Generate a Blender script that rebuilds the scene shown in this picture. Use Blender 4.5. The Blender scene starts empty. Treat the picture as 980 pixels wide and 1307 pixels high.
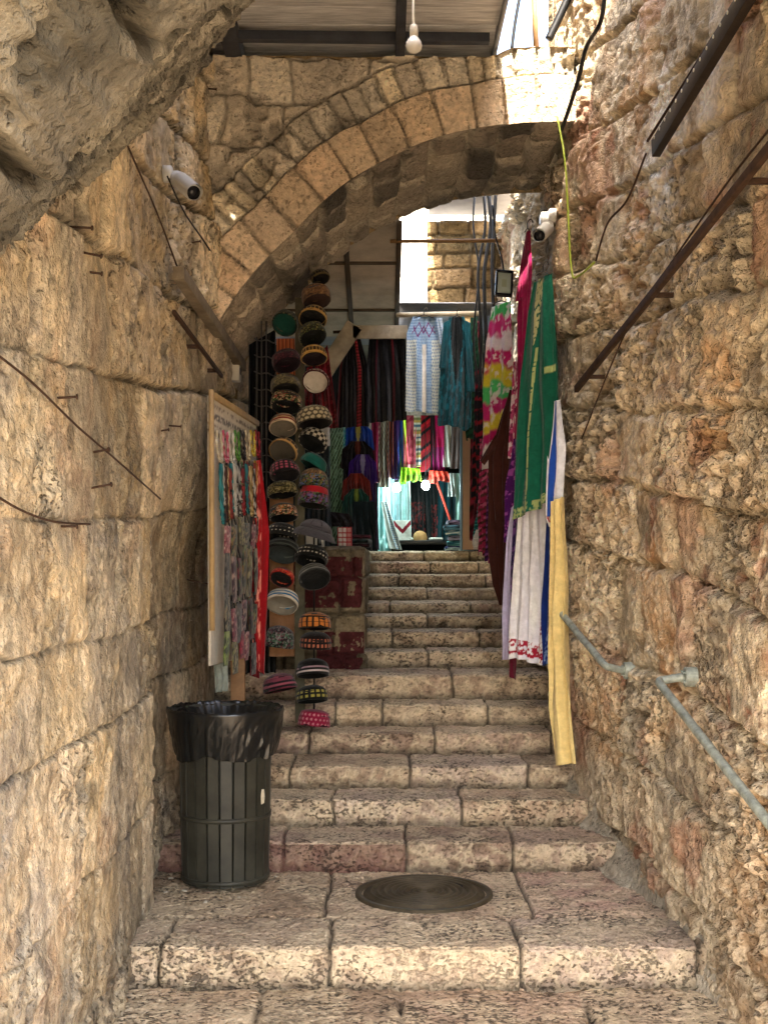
import bpy, bmesh, math, random
import numpy as np
from mathutils import Vector, Matrix

# ---------------------------------------------------------------- camera, sky, sun, exposure
scene = bpy.context.scene
COL = scene.collection
F = 1600.0; CX = 490.0; HY = 712.0; EYE = 1.5
cam_d = bpy.data.cameras.new('camera')
cam = bpy.data.objects.new('camera', cam_d); COL.objects.link(cam)
cam.location = (0, 0, EYE); cam.rotation_euler = (math.pi/2, 0, 0)
cam_d.sensor_fit = 'VERTICAL'; cam_d.sensor_height = 36.0; cam_d.sensor_width = 27.0
cam_d.lens = 36.0*F/1307.0
cam_d.shift_y = (HY-653.5)/1307.0
cam_d.clip_start = 0.05; cam_d.clip_end = 2000
scene.camera = cam

SUN_EL = math.radians(52); SUN_AZ = math.radians(180+8)     # azimuth from +Y towards +X
world = bpy.data.worlds.new('World'); scene.world = world; world.use_nodes = True
nt = world.node_tree
sky = nt.nodes.new('ShaderNodeTexSky'); sky.sky_type = 'NISHITA'; sky.sun_disc = False
sky.sun_elevation = SUN_EL; sky.sun_rotation = SUN_AZ
sky.air_density = 1.0; sky.dust_density = 4.0; sky.ozone_density = 0.6
bg = nt.nodes['Background']; bg.inputs['Strength'].default_value = 0.15
nt.links.new(sky.outputs[0], bg.inputs['Color'])
sun_d = bpy.data.lights.new('sun', 'SUN'); sun_d.energy = 2.0; sun_d.angle = math.radians(0.5)
sun_d.color = (1.0, 0.93, 0.82)
sun = bpy.data.objects.new('sun', sun_d); COL.objects.link(sun)
to_sun = Vector((math.sin(SUN_AZ)*math.cos(SUN_EL), math.cos(SUN_AZ)*math.cos(SUN_EL), math.sin(SUN_EL)))
sun.rotation_euler = to_sun.to_track_quat('Z', 'Y').to_euler(); sun.location = (0, -5, 12)
vs = scene.view_settings
scene.display_settings.display_device = 'sRGB'
vs.view_transform = 'Standard'; vs.look = 'None'; vs.gamma = 1.0; vs.use_curve_mapping = False
vs.exposure = 3.45

# ---------------------------------------------------------------- helpers: numbers
def P(px, py, d):
    return Vector(((px-CX)*d/F, d, EYE-(py-HY)*d/F))
def hexc(h):
    h = h.lstrip('#'); c = [int(h[i:i+2], 16)/255 for i in (0, 2, 4)]
    return np.array([x/12.92 if x <= .04045 else ((x+.055)/1.055)**2.4 for x in c])
def sst(a, b, x):
    t = np.clip((x-a)/(b-a), 0, 1); return t*t*(3-2*t)
def _h(ix, iy, s):
    n = (ix*374761393+iy*668265263+s*974634541) & 0x7fffffff
    n = ((n ^ (n >> 13))*1274126177) & 0x7fffffff
    n = ((n ^ (n >> 15))*668265263) & 0x7fffffff
    return ((n ^ (n >> 14)) & 0xffff)/65535.0
def vn(x, y, s=0):
    x = np.asarray(x, float); y = np.asarray(y, float)
    ix = np.floor(x).astype(np.int64); iy = np.floor(y).astype(np.int64)
    fx = x-ix; fy = y-iy; fx = fx*fx*fx*(fx*(fx*6-15)+10); fy = fy*fy*fy*(fy*(fy*6-15)+10)
    a = _h(ix, iy, s); b = _h(ix+1, iy, s); c = _h(ix, iy+1, s); d = _h(ix+1, iy+1, s)
    return (a*(1-fx)+b*fx)*(1-fy)+(c*(1-fx)+d*fx)*fy
def fbm(x, y, o=4, s=0, g=.5):
    x = np.asarray(x, float); y = np.asarray(y, float)
    t = 0; a = 1; n = 0
    for k in range(o):
        cs, sn = math.cos(.6*k+.3), math.sin(.6*k+.3)
        t = t+a*vn(x*cs-y*sn+17.3*k, x*sn+y*cs-9.1*k, s+k*31); n += a; a *= g; x = x*2.03; y = y*2.03
    return t/n
def ridge(x, y, o=4, s=0):
    t = 0; a = 1; n = 0
    for k in range(o):
        cs, sn = math.cos(.7*k+.5), math.sin(.7*k+.5)
        t = t+a*(1-np.abs(2*vn(x*cs-y*sn+7.7*k, x*sn+y*cs+3.1*k, s+k*17)-1)); n += a; a *= .55; x = x*2.1; y = y*2.1
    return t/n
def worley(x, y, s=0):
    ix = np.floor(x).astype(np.int64); iy = np.floor(y).astype(np.int64)
    best = np.full(np.shape(x), 9.0)
    for a in (-1, 0, 1):
        for b in (-1, 0, 1):
            px = ix+a+_h(ix+a, iy+b, s); py = iy+b+_h(ix+a, iy+b, s+5)
            best = np.minimum(best, (px-x)**2+(py-y)**2)
    return np.sqrt(best)
def mixc(a, b, m):
    a = np.asarray(a); b = np.asarray(b); m = np.asarray(m)[..., None]
    return a*(1-m)+b*m
def pick(pal, r):
    pal = np.array(pal); return pal[np.minimum((r*len(pal)).astype(int), len(pal)-1)]
def interp(pts, x):
    pts = np.array(pts); return np.interp(x, pts[:, 0], pts[:, 1])

# coursed stone layout: returns id hash value and distance to the joint
def courses(U, V, seed, ch, sw, warp=.02, wf=1.7, us=1.0):
    rng = random.Random(seed)
    U2 = U+warp*2*(fbm(U*wf, V*wf, 3, seed+1)-.5)*1.6; V2 = V+warp*2*(fbm(U*wf, V*wf, 3, seed+2)-.5)*1.6
    vmin, vmax = V2.min()-.01, V2.max()+.01
    b = [vmin-rng.uniform(0, ch[0])]
    while b[-1] < vmax: b.append(b[-1]+rng.uniform(*ch))
    b = np.array(b); ci = np.clip(np.searchsorted(b, V2)-1, 0, len(b)-2)
    dv = np.minimum(V2-b[ci], b[ci+1]-V2)
    umin, umax = U2.min()-.01, U2.max()+.01
    ids = np.zeros(U.shape, np.int64); du = np.zeros(U.shape); cu = np.zeros(U.shape)
    for c in range(len(b)-1):
        w = [umin-rng.uniform(0, sw[1])]
        while w[-1] < umax: w.append(w[-1]+rng.uniform(*sw))
        w = np.array(w); m = ci == c
        if not m.any(): continue
        k = np.clip(np.searchsorted(w, U2[m])-1, 0, len(w)-2)
        ids[m] = c*97+k; du[m] = np.minimum(U2[m]-w[k], w[k+1]-U2[m]); cu[m] = U2[m]-(w[k]+w[k+1])/2
    cv = V2-(b[ci]+b[ci+1])/2
    du = du*us; r = .03
    e = np.where((du < r) & (dv < r), np.maximum(0, r-np.hypot(r-du, r-dv)), np.minimum(du, dv))
    return ids, e, cu, cv
def rnd(ids, s): return _h(ids, ids*3+11, s)

# ---------------------------------------------------------------- helpers: materials
MATS = {}
def mat(name, col=None, rough=.8, bump=0., bscale=60., metal=0., var=.0, vscale=8., attr=False, spec=.3, emit=None, estr=0., sheen=0., trans=0., dist=.01, stretch=None, pits=None):
    if name in MATS: return MATS[name]
    m = bpy.data.materials.new(name); m.use_nodes = True; n = m.node_tree.nodes; l = m.node_tree.links
    b = n['Principled BSDF']; b.inputs['Roughness'].default_value = rough; b.inputs['Metallic'].default_value = metal
    b.inputs['Specular IOR Level'].default_value = spec
    if sheen: b.inputs['Sheen Weight'].default_value = sheen
    tc = n.new('ShaderNodeTexCoord'); vec = tc.outputs['Object']
    if stretch:
        mp = n.new('ShaderNodeMapping'); mp.inputs['Scale'].default_value = stretch; l.new(vec, mp.inputs[0]); vec = mp.outputs[0]
    if attr:
        a = n.new('ShaderNodeAttribute'); a.attribute_name = 'Col'; c = a.outputs['Color']
    else:
        a = n.new('ShaderNodeRGB'); a.outputs[0].default_value = (*col, 1); c = a.outputs[0]
    if var:
        t = n.new('ShaderNodeTexNoise'); t.inputs['Scale'].default_value = vscale; t.inputs['Detail'].default_value = 8; t.inputs['Roughness'].default_value = .65
        l.new(vec, t.inputs['Vector'])
        r = n.new('ShaderNodeMapRange'); r.inputs[1].default_value = .3; r.inputs[2].default_value = .7
        r.inputs[3].default_value = 1-var; r.inputs[4].default_value = 1+var; l.new(t.outputs[0], r.inputs[0])
        mx = n.new('ShaderNodeVectorMath'); mx.operation = 'SCALE'; l.new(c, mx.inputs[0]); l.new(r.outputs[0], mx.inputs['Scale']); c = mx.outputs[0]
    ph = None
    if pits:                     # darker chisel pits: (scale, threshold, darkness, stretch, depth)
        mp2 = n.new('ShaderNodeMapping'); mp2.inputs['Scale'].default_value = pits[3]; l.new(tc.outputs['Object'], mp2.inputs[0])
        pn = n.new('ShaderNodeTexNoise'); pn.inputs['Scale'].default_value = pits[0]; pn.inputs['Detail'].default_value = 3; pn.inputs['Roughness'].default_value = .55; l.new(mp2.outputs[0], pn.inputs['Vector'])
        pa = n.new('ShaderNodeTexNoise'); pa.inputs['Scale'].default_value = pits[0]*.13; pa.inputs['Detail'].default_value = 3; l.new(tc.outputs['Object'], pa.inputs['Vector'])
        ad = n.new('ShaderNodeMath'); ad.operation = 'MULTIPLY_ADD'; ad.inputs[1].default_value = .45; l.new(pa.outputs[0], ad.inputs[0]); l.new(pn.outputs[0], ad.inputs[2])
        pr_ = n.new('ShaderNodeMapRange'); pr_.interpolation_type = 'SMOOTHSTEP'; pr_.inputs[1].default_value = pits[1]-.06; pr_.inputs[2].default_value = pits[1]+.05; l.new(ad.outputs[0], pr_.inputs[0])
        iv = n.new('ShaderNodeMath'); iv.operation = 'SUBTRACT'; iv.inputs[0].default_value = 1; l.new(pr_.outputs[0], iv.inputs[1])
        im = n.new('ShaderNodeMath'); im.operation = 'MULTIPLY'; l.new(iv.outputs[0], im.inputs[0]); l.new(a.outputs['Alpha'], im.inputs[1])
        i2 = n.new('ShaderNodeMath'); i2.operation = 'SUBTRACT'; i2.inputs[0].default_value = 1; l.new(im.outputs[0], i2.inputs[1]); ph = i2.outputs[0]
        pm = n.new('ShaderNodeMapRange'); pm.inputs[3].default_value = 1-pits[2]; pm.inputs[4].default_value = 1.06; l.new(ph, pm.inputs[0])
        mx2 = n.new('ShaderNodeVectorMath'); mx2.operation = 'SCALE'; l.new(c, mx2.inputs[0]); l.new(pm.outputs[0], mx2.inputs['Scale']); c = mx2.outputs[0]
    l.new(c, b.inputs['Base Color'])
    if bump:
        t = n.new('ShaderNodeTexNoise'); t.inputs['Scale'].default_value = bscale; t.inputs['Detail'].default_value = 6; t.inputs['Roughness'].default_value = .7
        l.new(vec, t.inputs['Vector'])
        bp = n.new('ShaderNodeBump'); bp.inputs['Strength'].default_value = bump; bp.inputs['Distance'].default_value = dist
        hgt = t.outputs[0]
        if attr and rough > .6 and bscale < 100 and dist > .005:       # stone: coarser lumps and small voids as well
            t2 = n.new('ShaderNodeTexNoise'); t2.inputs['Scale'].default_value = bscale*.38; t2.inputs['Detail'].default_value = 5; l.new(vec, t2.inputs['Vector'])
            vo = n.new('ShaderNodeTexVoronoi'); vo.inputs['Scale'].default_value = bscale*.9; l.new(vec, vo.inputs['Vector'])
            vr = n.new('ShaderNodeMapRange'); vr.inputs[1].default_value = 0; vr.inputs[2].default_value = .45; vr.inputs[3].default_value = 0; vr.inputs[4].default_value = .5; l.new(vo.outputs['Distance'], vr.inputs[0])
            s1 = n.new('ShaderNodeMath'); s1.operation = 'MULTIPLY_ADD'; s1.inputs[1].default_value = 1.6; l.new(t2.outputs[0], s1.inputs[0]); l.new(hgt, s1.inputs[2])
            s2 = n.new('ShaderNodeMath'); s2.operation = 'ADD'; l.new(s1.outputs[0], s2.inputs[0]); l.new(vr.outputs[0], s2.inputs[1]); hgt = s2.outputs[0]
        if ph is not None:
            s3 = n.new('ShaderNodeMath'); s3.operation = 'MULTIPLY_ADD'; s3.inputs[1].default_value = pits[4]; l.new(ph, s3.inputs[0]); l.new(hgt, s3.inputs[2]); hgt = s3.outputs[0]
        l.new(hgt, bp.inputs['Height']); l.new(bp.outputs[0], b.inputs['Normal'])
    if emit is not None:
        b.inputs['Emission Color'].default_value = (*emit, 1); b.inputs['Emission Strength'].default_value = estr
    if trans: b.inputs['Transmission Weight'].default_value = trans
    MATS[name] = m; return m
def M_stone(): return mat('stone', attr=True, rough=.92, bump=.9, bscale=70, dist=.012, var=.28, vscale=30, spec=.2, pits=(46, .60, .55, (1, 1, 1), 1.2))
def M_crust(): return mat('pitted_stone', attr=True, rough=.92, bump=1.0, bscale=80, dist=.012, var=.25, vscale=30, spec=.2, pits=(34, .615, .42, (1, 1, .8), 1.6))
def M_tread(): return mat('worn_limestone', attr=True, rough=.66, bump=.9, bscale=60, dist=.010, var=.2, vscale=40, spec=.35, pits=(66, .648, .70, (.7, 1.15, 1.1), 1.8))
def M_cloth(): return mat('cloth', attr=True, rough=.85, bump=.5, bscale=48, dist=.007, var=.16, vscale=26, spec=.15, sheen=.15)
def M_paint(): return mat('attribute_paint', attr=True, rough=.55, bump=.15, bscale=80, dist=.002, var=.1, vscale=20)

# ---------------------------------------------------------------- helpers: objects
WL = {}
def props(o, label=None, cat=None, group=None, kind=None):
    if label: o['label'] = label
    if cat: o['category'] = cat
    if group: o['group'] = group
    if kind: o['kind'] = kind
    return o
def thing(name, label, cat, loc, group=None):
    o = bpy.data.objects.new(name, None); COL.objects.link(o); o.location = loc
    o.empty_display_size = .1; WL[o] = Vector(loc)
    return props(o, label, cat, group)
def build(name, geo, m, parent=None, label=None, cat=None, group=None, kind=None, smooth=True, col=None):
    """geo = (verts Nx3 world, faces list or Mx4 array); col = per-vertex rgb"""
    v, f = geo
    v = np.asarray(v, float).reshape(-1, 3)
    if parent is not None: org = WL[parent]
    else: org = Vector((float(v[:, 0].mean()), float(v[:, 1].mean()), float(v[:, 2].min())))
    vl = v-np.array(org)
    me = bpy.data.meshes.new(name)
    if isinstance(f, np.ndarray):
        nf = len(f); k = f.shape[1]
        me.vertices.add(len(vl)); me.vertices.foreach_set('co', vl.astype(np.float32).ravel())
        me.loops.add(nf*k); me.loops.foreach_set('vertex_index', f.astype(np.int32).ravel())
        me.polygons.add(nf); me.polygons.foreach_set('loop_start', np.arange(0, nf*k, k, dtype=np.int32))
        me.polygons.foreach_set('loop_total', np.full(nf, k, np.int32)); me.update(calc_edges=True); me.validate()
    else:
        me.from_pydata(vl.tolist(), [], [list(x) for x in f])
    if col is not None:
        c = np.asarray(col, float)
        if c.ndim == 1: c = np.tile(c, (len(vl), 1))
        c4 = np.full((len(vl), 4), .6, np.float32); c4[:, :c.shape[1]] = c
        at = me.color_attributes.new('Col', 'FLOAT_COLOR', 'POINT'); at.data.foreach_set('color', c4.ravel())
    if smooth: me.polygons.foreach_set('use_smooth', np.ones(len(me.polygons), bool))
    me.materials.append(m)
    o = bpy.data.objects.new(name, me); COL.objects.link(o)
    if parent is not None: o.parent = parent; o.location = (0, 0, 0)
    else: o.location = org
    WL[o] = Vector(org)
    return props(o, label, cat, group, kind)
def gridf(nu, nv, flip=False):
    i = np.arange((nu-1)*(nv-1)); r = i//(nu-1); c = i % (nu-1)
    a = r*nu+c; f = np.stack([a, a+1, a+nu+1, a+nu], 1)
    return f[:, ::-1].copy() if flip else f
def join(*gs):
    V = []; Fc = []; n = 0
    for v, f in gs:
        v = np.asarray(v, float).reshape(-1, 3); V.append(v)
        for x in f: Fc.append([int(i)+n for i in x])
        n += len(v)
    return np.concatenate(V), Fc
def box(c, s, bev=.004, rz=0, ry=0, rx=0):
    bm = bmesh.new(); bmesh.ops.create_cube(bm, size=1)
    for v in bm.verts: v.co = Vector((v.co.x*s[0], v.co.y*s[1], v.co.z*s[2]))
    if bev > 0: bmesh.ops.bevel(bm, geom=bm.edges[:], offset=min(bev, min(s)*.4), segments=2, affect='EDGES', profile=.5)
    R = Matrix.Rotation(rz, 3, 'Z') @ Matrix.Rotation(ry, 3, 'Y') @ Matrix.Rotation(rx, 3, 'X')
    vs_ = [tuple(R @ v.co+Vector(c)) for v in bm.verts]; bm.verts.index_update()
    fs = [[v.index for v in f.verts] for f in bm.faces]; bm.free()
    return np.array(vs_), fs
def beam(a, b, w, h, bev=.003):
    """box from a to b, w = sideways, h = along up"""
    a = Vector(a); b = Vector(b); d = b-a; L = d.length; q = d.to_track_quat('Y', 'Z').to_matrix()
    v, f = box((0, 0, 0), (w, L, h), bev); mid = (a+b)/2
    return np.array([tuple(q @ Vector(x)+mid) for x in v]), f
def tube(pts, r, n=8, closed=False, cap=True):
    pts = [Vector(p) for p in pts]; N = len(pts); V = []; Fc = []
    t0 = (pts[1]-pts[0]).normalized(); up = Vector((0, 0, 1)) if abs(t0.z) < .9 else Vector((1, 0, 0))
    x = t0.cross(up).normalized()
    for i, p in enumerate(pts):
        a = pts[max(i-1, 0)] if not closed else pts[i-1]; b = pts[min(i+1, N-1)] if not closed else pts[(i+1) % N]
        t = (b-a).normalized(); x = (x-t*x.dot(t)).normalized(); y = t.cross(x)
        rr = r[i] if isinstance(r, (list, tuple)) else r
        for k in range(n):
            an = 2*math.pi*k/n; V.append(tuple(p+x*math.cos(an)*rr+y*math.sin(an)*rr))
    for i in range(N if closed else N-1):
        j = (i+1) % N
        for k in range(n): Fc.append([i*n+k, i*n+(k+1) % n, j*n+(k+1) % n, j*n+k])
    if cap and not closed: Fc += [list(range(n))[::-1], [(N-1)*n+k for k in range(n)]]
    return np.array(V), Fc
def smooth_path(pts, m=6):
    pts = [Vector(p) for p in pts]; out = []
    for i in range(len(pts)-1):
        p0 = pts[max(i-1, 0)]; p1 = pts[i]; p2 = pts[i+1]; p3 = pts[min(i+2, len(pts)-1)]
        for k in range(m):
            t = k/m
            out.append(.5*((2*p1)+(p2-p0)*t+(2*p0-5*p1+4*p2-p3)*t*t+(3*p1-p0-3*p2+p3)*t**3))
    out.append(pts[-1]); return out
def lathe(prof, n=32, c=(0, 0, 0), sq=1.0):
    V = []; Fc = []
    for (r, z) in prof:
        for k in range(n):
            a = 2*math.pi*k/n; V.append((c[0]+r*math.cos(a), c[1]+r*math.sin(a)*sq, c[2]+z))
    for i in range(len(prof)-1):
        for k in range(n): Fc.append([i*n+k, i*n+(k+1) % n, (i+1)*n+(k+1) % n, (i+1)*n+k])
    return np.array(V), Fc
def xf(g, Mx):
    v, f = g; return np.array([tuple(Mx @ Vector(x)) for x in v]), f

# ---------------------------------------------------------------- where the walls run
RW = [(2.0, 1.36), (3.4, 1.30), (4.0, 1.28), (4.83, 1.23), (5.985, 1.10), (6.335, 1.03), (6.7, .965), (7.5, .96), (11.6, .93), (14, .93)]
LW = [(0, .98), (2.5, .98), (4.4, .97), (5.3, 1.0), (5.48, 1.0), (6.0, .965), (6.7, .915), (8, .915), (9, .95), (14, .95)]
def xr(d): return interp(RW, d)
def xl(d): return interp(LW, d)
def on_right(px, py, off=.0):
    k = (px-CX)/F; lo, hi = 2.0, 14.0
    for _ in range(50):
        m = (lo+hi)/2
        if k*m < xr(m)-off: lo = m
        else: hi = m
    return P(px, py, lo)
def on_left(px, py, off=.0):
    k = (CX-px)/F; lo, hi = 1.0, 14.0
    for _ in range(50):
        m = (lo+hi)/2
        if k*m < xl(m)-off: lo = m
        else: hi = m
    return P(px, py, lo)

# ---------------------------------------------------------------- ground and stairs (structure)
def S(h):
    c = hexc(h); return c
def grey(c, k, m=1.0):
    l = (c*np.array([.3, .59, .11])).sum(-1, keepdims=True); return (c*(1-k)+l*k*np.array([1.0, 1.0, .92]))*m
STONE = [S(x) for x in ('#bda37e', '#b29671', '#c2aa88', '#a98f70', '#b89a7c', '#b59f88', '#b9947e')]
# step list: (depth of riser, z of tread, joints in picture px, left px)
ST = [(4.83, 0.0), (5.985, .142), (6.335, .2805), (6.637, .3966), (7.034, .5197), (7.295, .643), (7.576, .79),
      (8.06, .90), (8.35, 1.01), (8.71, 1.097), (9.08, 1.171), (9.57, 1.26), (10.1, 1.361), (10.5, 1.467), (10.9, 1.554)]
JOINTS = [[205, 420, 663, 892], [362, 517, 655], [425, 588, 752], [370, 525, 675], [395, 555, 705], [428, 490, 622], [578], [545], [500, 612], [545, 640], [498, 600],
          [545], [510, 620], [548, 610], [540, 600]]
def step(i, d, z, zb, dnext, x0, x1, joints, seed, res=.009, tres=.010, rough=1.0, pal=None, tjoint=None):
    h = z-zb; rad = .013
    prof = []; s = 0
    nf = max(4, int((h-rad)/.008)); ta = []
    for k in range(nf+1): prof.append((d-.004*k/nf, zb-.02+(h+.02-rad)*k/nf, 0, -1., 0.))
    for k in range(1, 5):
        a = math.pi/2*k/5; prof.append((d+rad-rad*math.cos(a), z-rad+rad*math.sin(a), 1, -math.cos(a), math.sin(a)))
    L = dnext+.05-(d+rad); nt_ = max(4, int(L/tres))
    for k in range(nt_+1): prof.append((d+rad+L*k/nt_, z, 2, 0., 1.))
    prof = np.array(prof); nv = len(prof); nu = int((x1-x0)/res)
    X = np.linspace(x0, x1, nu)
    sl = np.concatenate([[0], np.cumsum(np.hypot(np.diff(prof[:, 0]), np.diff(prof[:, 1])))])
    XX, SS = np.meshgrid(X, sl); Y = np.repeat(prof[:, 0][:, None], nu, 1); Z = np.repeat(prof[:, 1][:, None], nu, 1)
    NY = np.repeat(prof[:, 3][:, None], nu, 1); NZ = np.repeat(prof[:, 4][:, None], nu, 1)
    jx = np.array(sorted([x0-.5]+[(p-CX)*d/F for p in joints]+[x1+.5]))
    Xw = XX+.03*(fbm(XX*3, SS*6+seed, 3, seed)-.5)
    k = np.clip(np.searchsorted(jx, Xw)-1, 0, len(jx)-2)
    e = np.minimum(Xw-jx[k], jx[k+1]-Xw)
    ids = k+seed*13
    if tjoint:                                  # a second row of slabs behind the nosing stones
        yw = Y+.02*(fbm(XX*4, Y*4, 3, seed+5)-.5); back = yw > tjoint[0]
        j2 = np.array(sorted([x0-.5]+tjoint[1]+[x1+.5])); k2 = np.clip(np.searchsorted(j2, Xw)-1, 0, len(j2)-2)
        e2 = np.minimum(Xw-j2[k2], j2[k2+1]-Xw); e = np.where(back, e2, e); ids = np.where(back, 500+k2, ids)
        e = np.minimum(e, np.abs(yw-tjoint[0]))
    dout = NY*0
    front = NZ < .5
    crust = ridge(XX*15, SS*15, 4, seed+3); pit = sst(.34, .05, worley(XX*42, SS*30, seed+4)+.3*fbm(XX*9, SS*9, 2, seed+8)-.12)
    low = fbm(XX*5, SS*5, 3, seed+6)-.5
    gw = sst(0.001, .012, e)
    dd = -.028*(1-gw)*np.where(front, 1, .75)
    dd = dd+rough*np.where(front, .040*(crust-.5)+.024*low, .014*(crust-.5)+.014*low-.012*pit)
    dd = dd+.012*(rnd(ids, 3)-.5)*np.where(front, 1.2, .6)
    nose = np.exp(-((SS-h)/.03)**2); dd = dd-nose*.013*fbm(XX*11, SS*2, 4, seed+9)*rough
    if tjoint: dd = dd*sst(.29, .36, np.hypot(XX-.178, Y-5.59))
    Y2 = Y+NY*dd; Z2 = Z+NZ*dd
    V = np.stack([XX, Y2, Z2], -1).reshape(-1, 3)
    pal = pal or STONE
    c = pick(pal, rnd(ids, 7))
    c = mixc(c, c*np.array([.70, .64, .60]), sst(.48, .7, fbm(XX*7, SS*9, 5, seed+11))*.45); c = c*(.82+.36*rnd(ids, 17))[..., None]; c = grey(c, .30, 1.22)*np.array([1.03, .985, .96])
    c = mixc(c, S('#dccaa8'), np.where(front, sst(.5, .75, crust)*.6, .55-.5*sst(.45, .65, fbm(XX*6, SS*6, 4, seed+15))))
    c = mixc(c, S('#3a3226'), (1-gw)*.92)
    c = mixc(c, S('#4b3f30'), np.where(front, .5, 1)*pit*.75); c = mixc(c, S('#5b4a38'), np.where(front, sst(.5, .25, crust)*.35, 0))
    c = mixc(c, S('#3d372b'), sst(.06, .0, (SS-.02))*.7+0*SS)      # darker line where riser meets the tread below
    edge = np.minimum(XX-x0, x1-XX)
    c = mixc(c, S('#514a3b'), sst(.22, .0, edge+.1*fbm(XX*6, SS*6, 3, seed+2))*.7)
    pit_a = np.where(front, .85, 1.15)*(.5+.55*sst(.38, .6, fbm(XX*3.2, SS*4+seed, 3, seed+31)))
    c = np.concatenate([c, pit_a[..., None]], -1)
    return V, gridf(nu, nv), c.reshape(-1, 4)
R_ = random.Random(4)
lower = [(4.83-.42*(k+1), -.163-.15*k) for k in range(6)][::-1]       # steps below the landing, running under the camera
allst = lower+ST
for i, (d, z) in enumerate(allst):
    n = i-len(lower)
    dn = allst[i+1][0] if i+1 < len(allst) else 14.0
    zb = allst[i-1][1] if i else z-.16
    up = n >= 7
    x0 = -.14 if up else -float(xl(d))-.12
    x1 = float(xr(d))+.1
    if n == 0: x1 = 1.24
    if n == 14: x0 = -.97
    if n >= 0: J = JOINTS[n]
    else: J = [300-20*n, 540+30*n, 760]
    tj = None
    if n == 0: tj = (5.22, [P(418, 1150, 5.5).x, P(672, 1150, 5.5).x])
    pal = [S('#a98a76'), S('#9c8068'), S('#ad9279'), S('#a57d70')] if n in (4, 1) else None
    V, f, c = step(i, d, z, zb, dn, x0, x1, J, 20+i*3, tjoint=tj, rough=1.0 if n < 7 else .8, res=.008 if n >= 0 else .02, pal=pal)
    if n == 1:      # the plum coloured stone at the left end of the first riser
        m = (V[:, 0] < P(517, 1100, d).x) & (V[:, 2] < z-.012); c[m, :3] = c[m, :3]*.35+S('#6b4038')*.65
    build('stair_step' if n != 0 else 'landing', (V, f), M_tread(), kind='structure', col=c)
gv = np.array([(-400, -400, -1.25), (400, -400, -1.25), (400, 400, -1.25), (-400, 400, -1.25)])
build('ground', (gv, [[0, 1, 2, 3]]), mat('ground_stone', tuple(S('#9c8a70')), rough=.9, var=.3, vscale=.8), kind='structure')

# cement fillet along the right end of landing and the first steps
def fillet():
    n = 90; m = 14; Y = np.linspace(3.9, 6.62, n); V = []; C = []
    for j in range(m):
        t = j/(m-1)
        for y in Y:
            zz = float(np.interp(y, [a for a, b in allst for _ in (0, 1)], [q for k in range(len(allst)) for q in ((allst[k-1][1] if k else -1), allst[k][1])])) if False else 0
            # surface height that ramps past the step edges
            ys = [a for a, b in allst]; zs = [b for a, b in allst]
            zz = float(np.interp(y-.12, ys, zs))
            x = 1.0*float(xr(y))+.03-.10*(1-t)*(1 if y > 5.7 else .7)+.02*(vn(y*7, t*3, 3)-.5)
            z = zz-.10+t**1.6*.13+.03*(vn(y*9, t*5, 8)-.5)
            V.append((x, y, z)); C.append(S('#a39a88')*(.8+.4*float(vn(y*12, t*9, 4))))
    return np.array(V), gridf(n, m), np.array(C)
V, f, c = fillet()
build('cement_kerb', (V, f), M_stone(), kind='structure', col=c)
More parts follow.
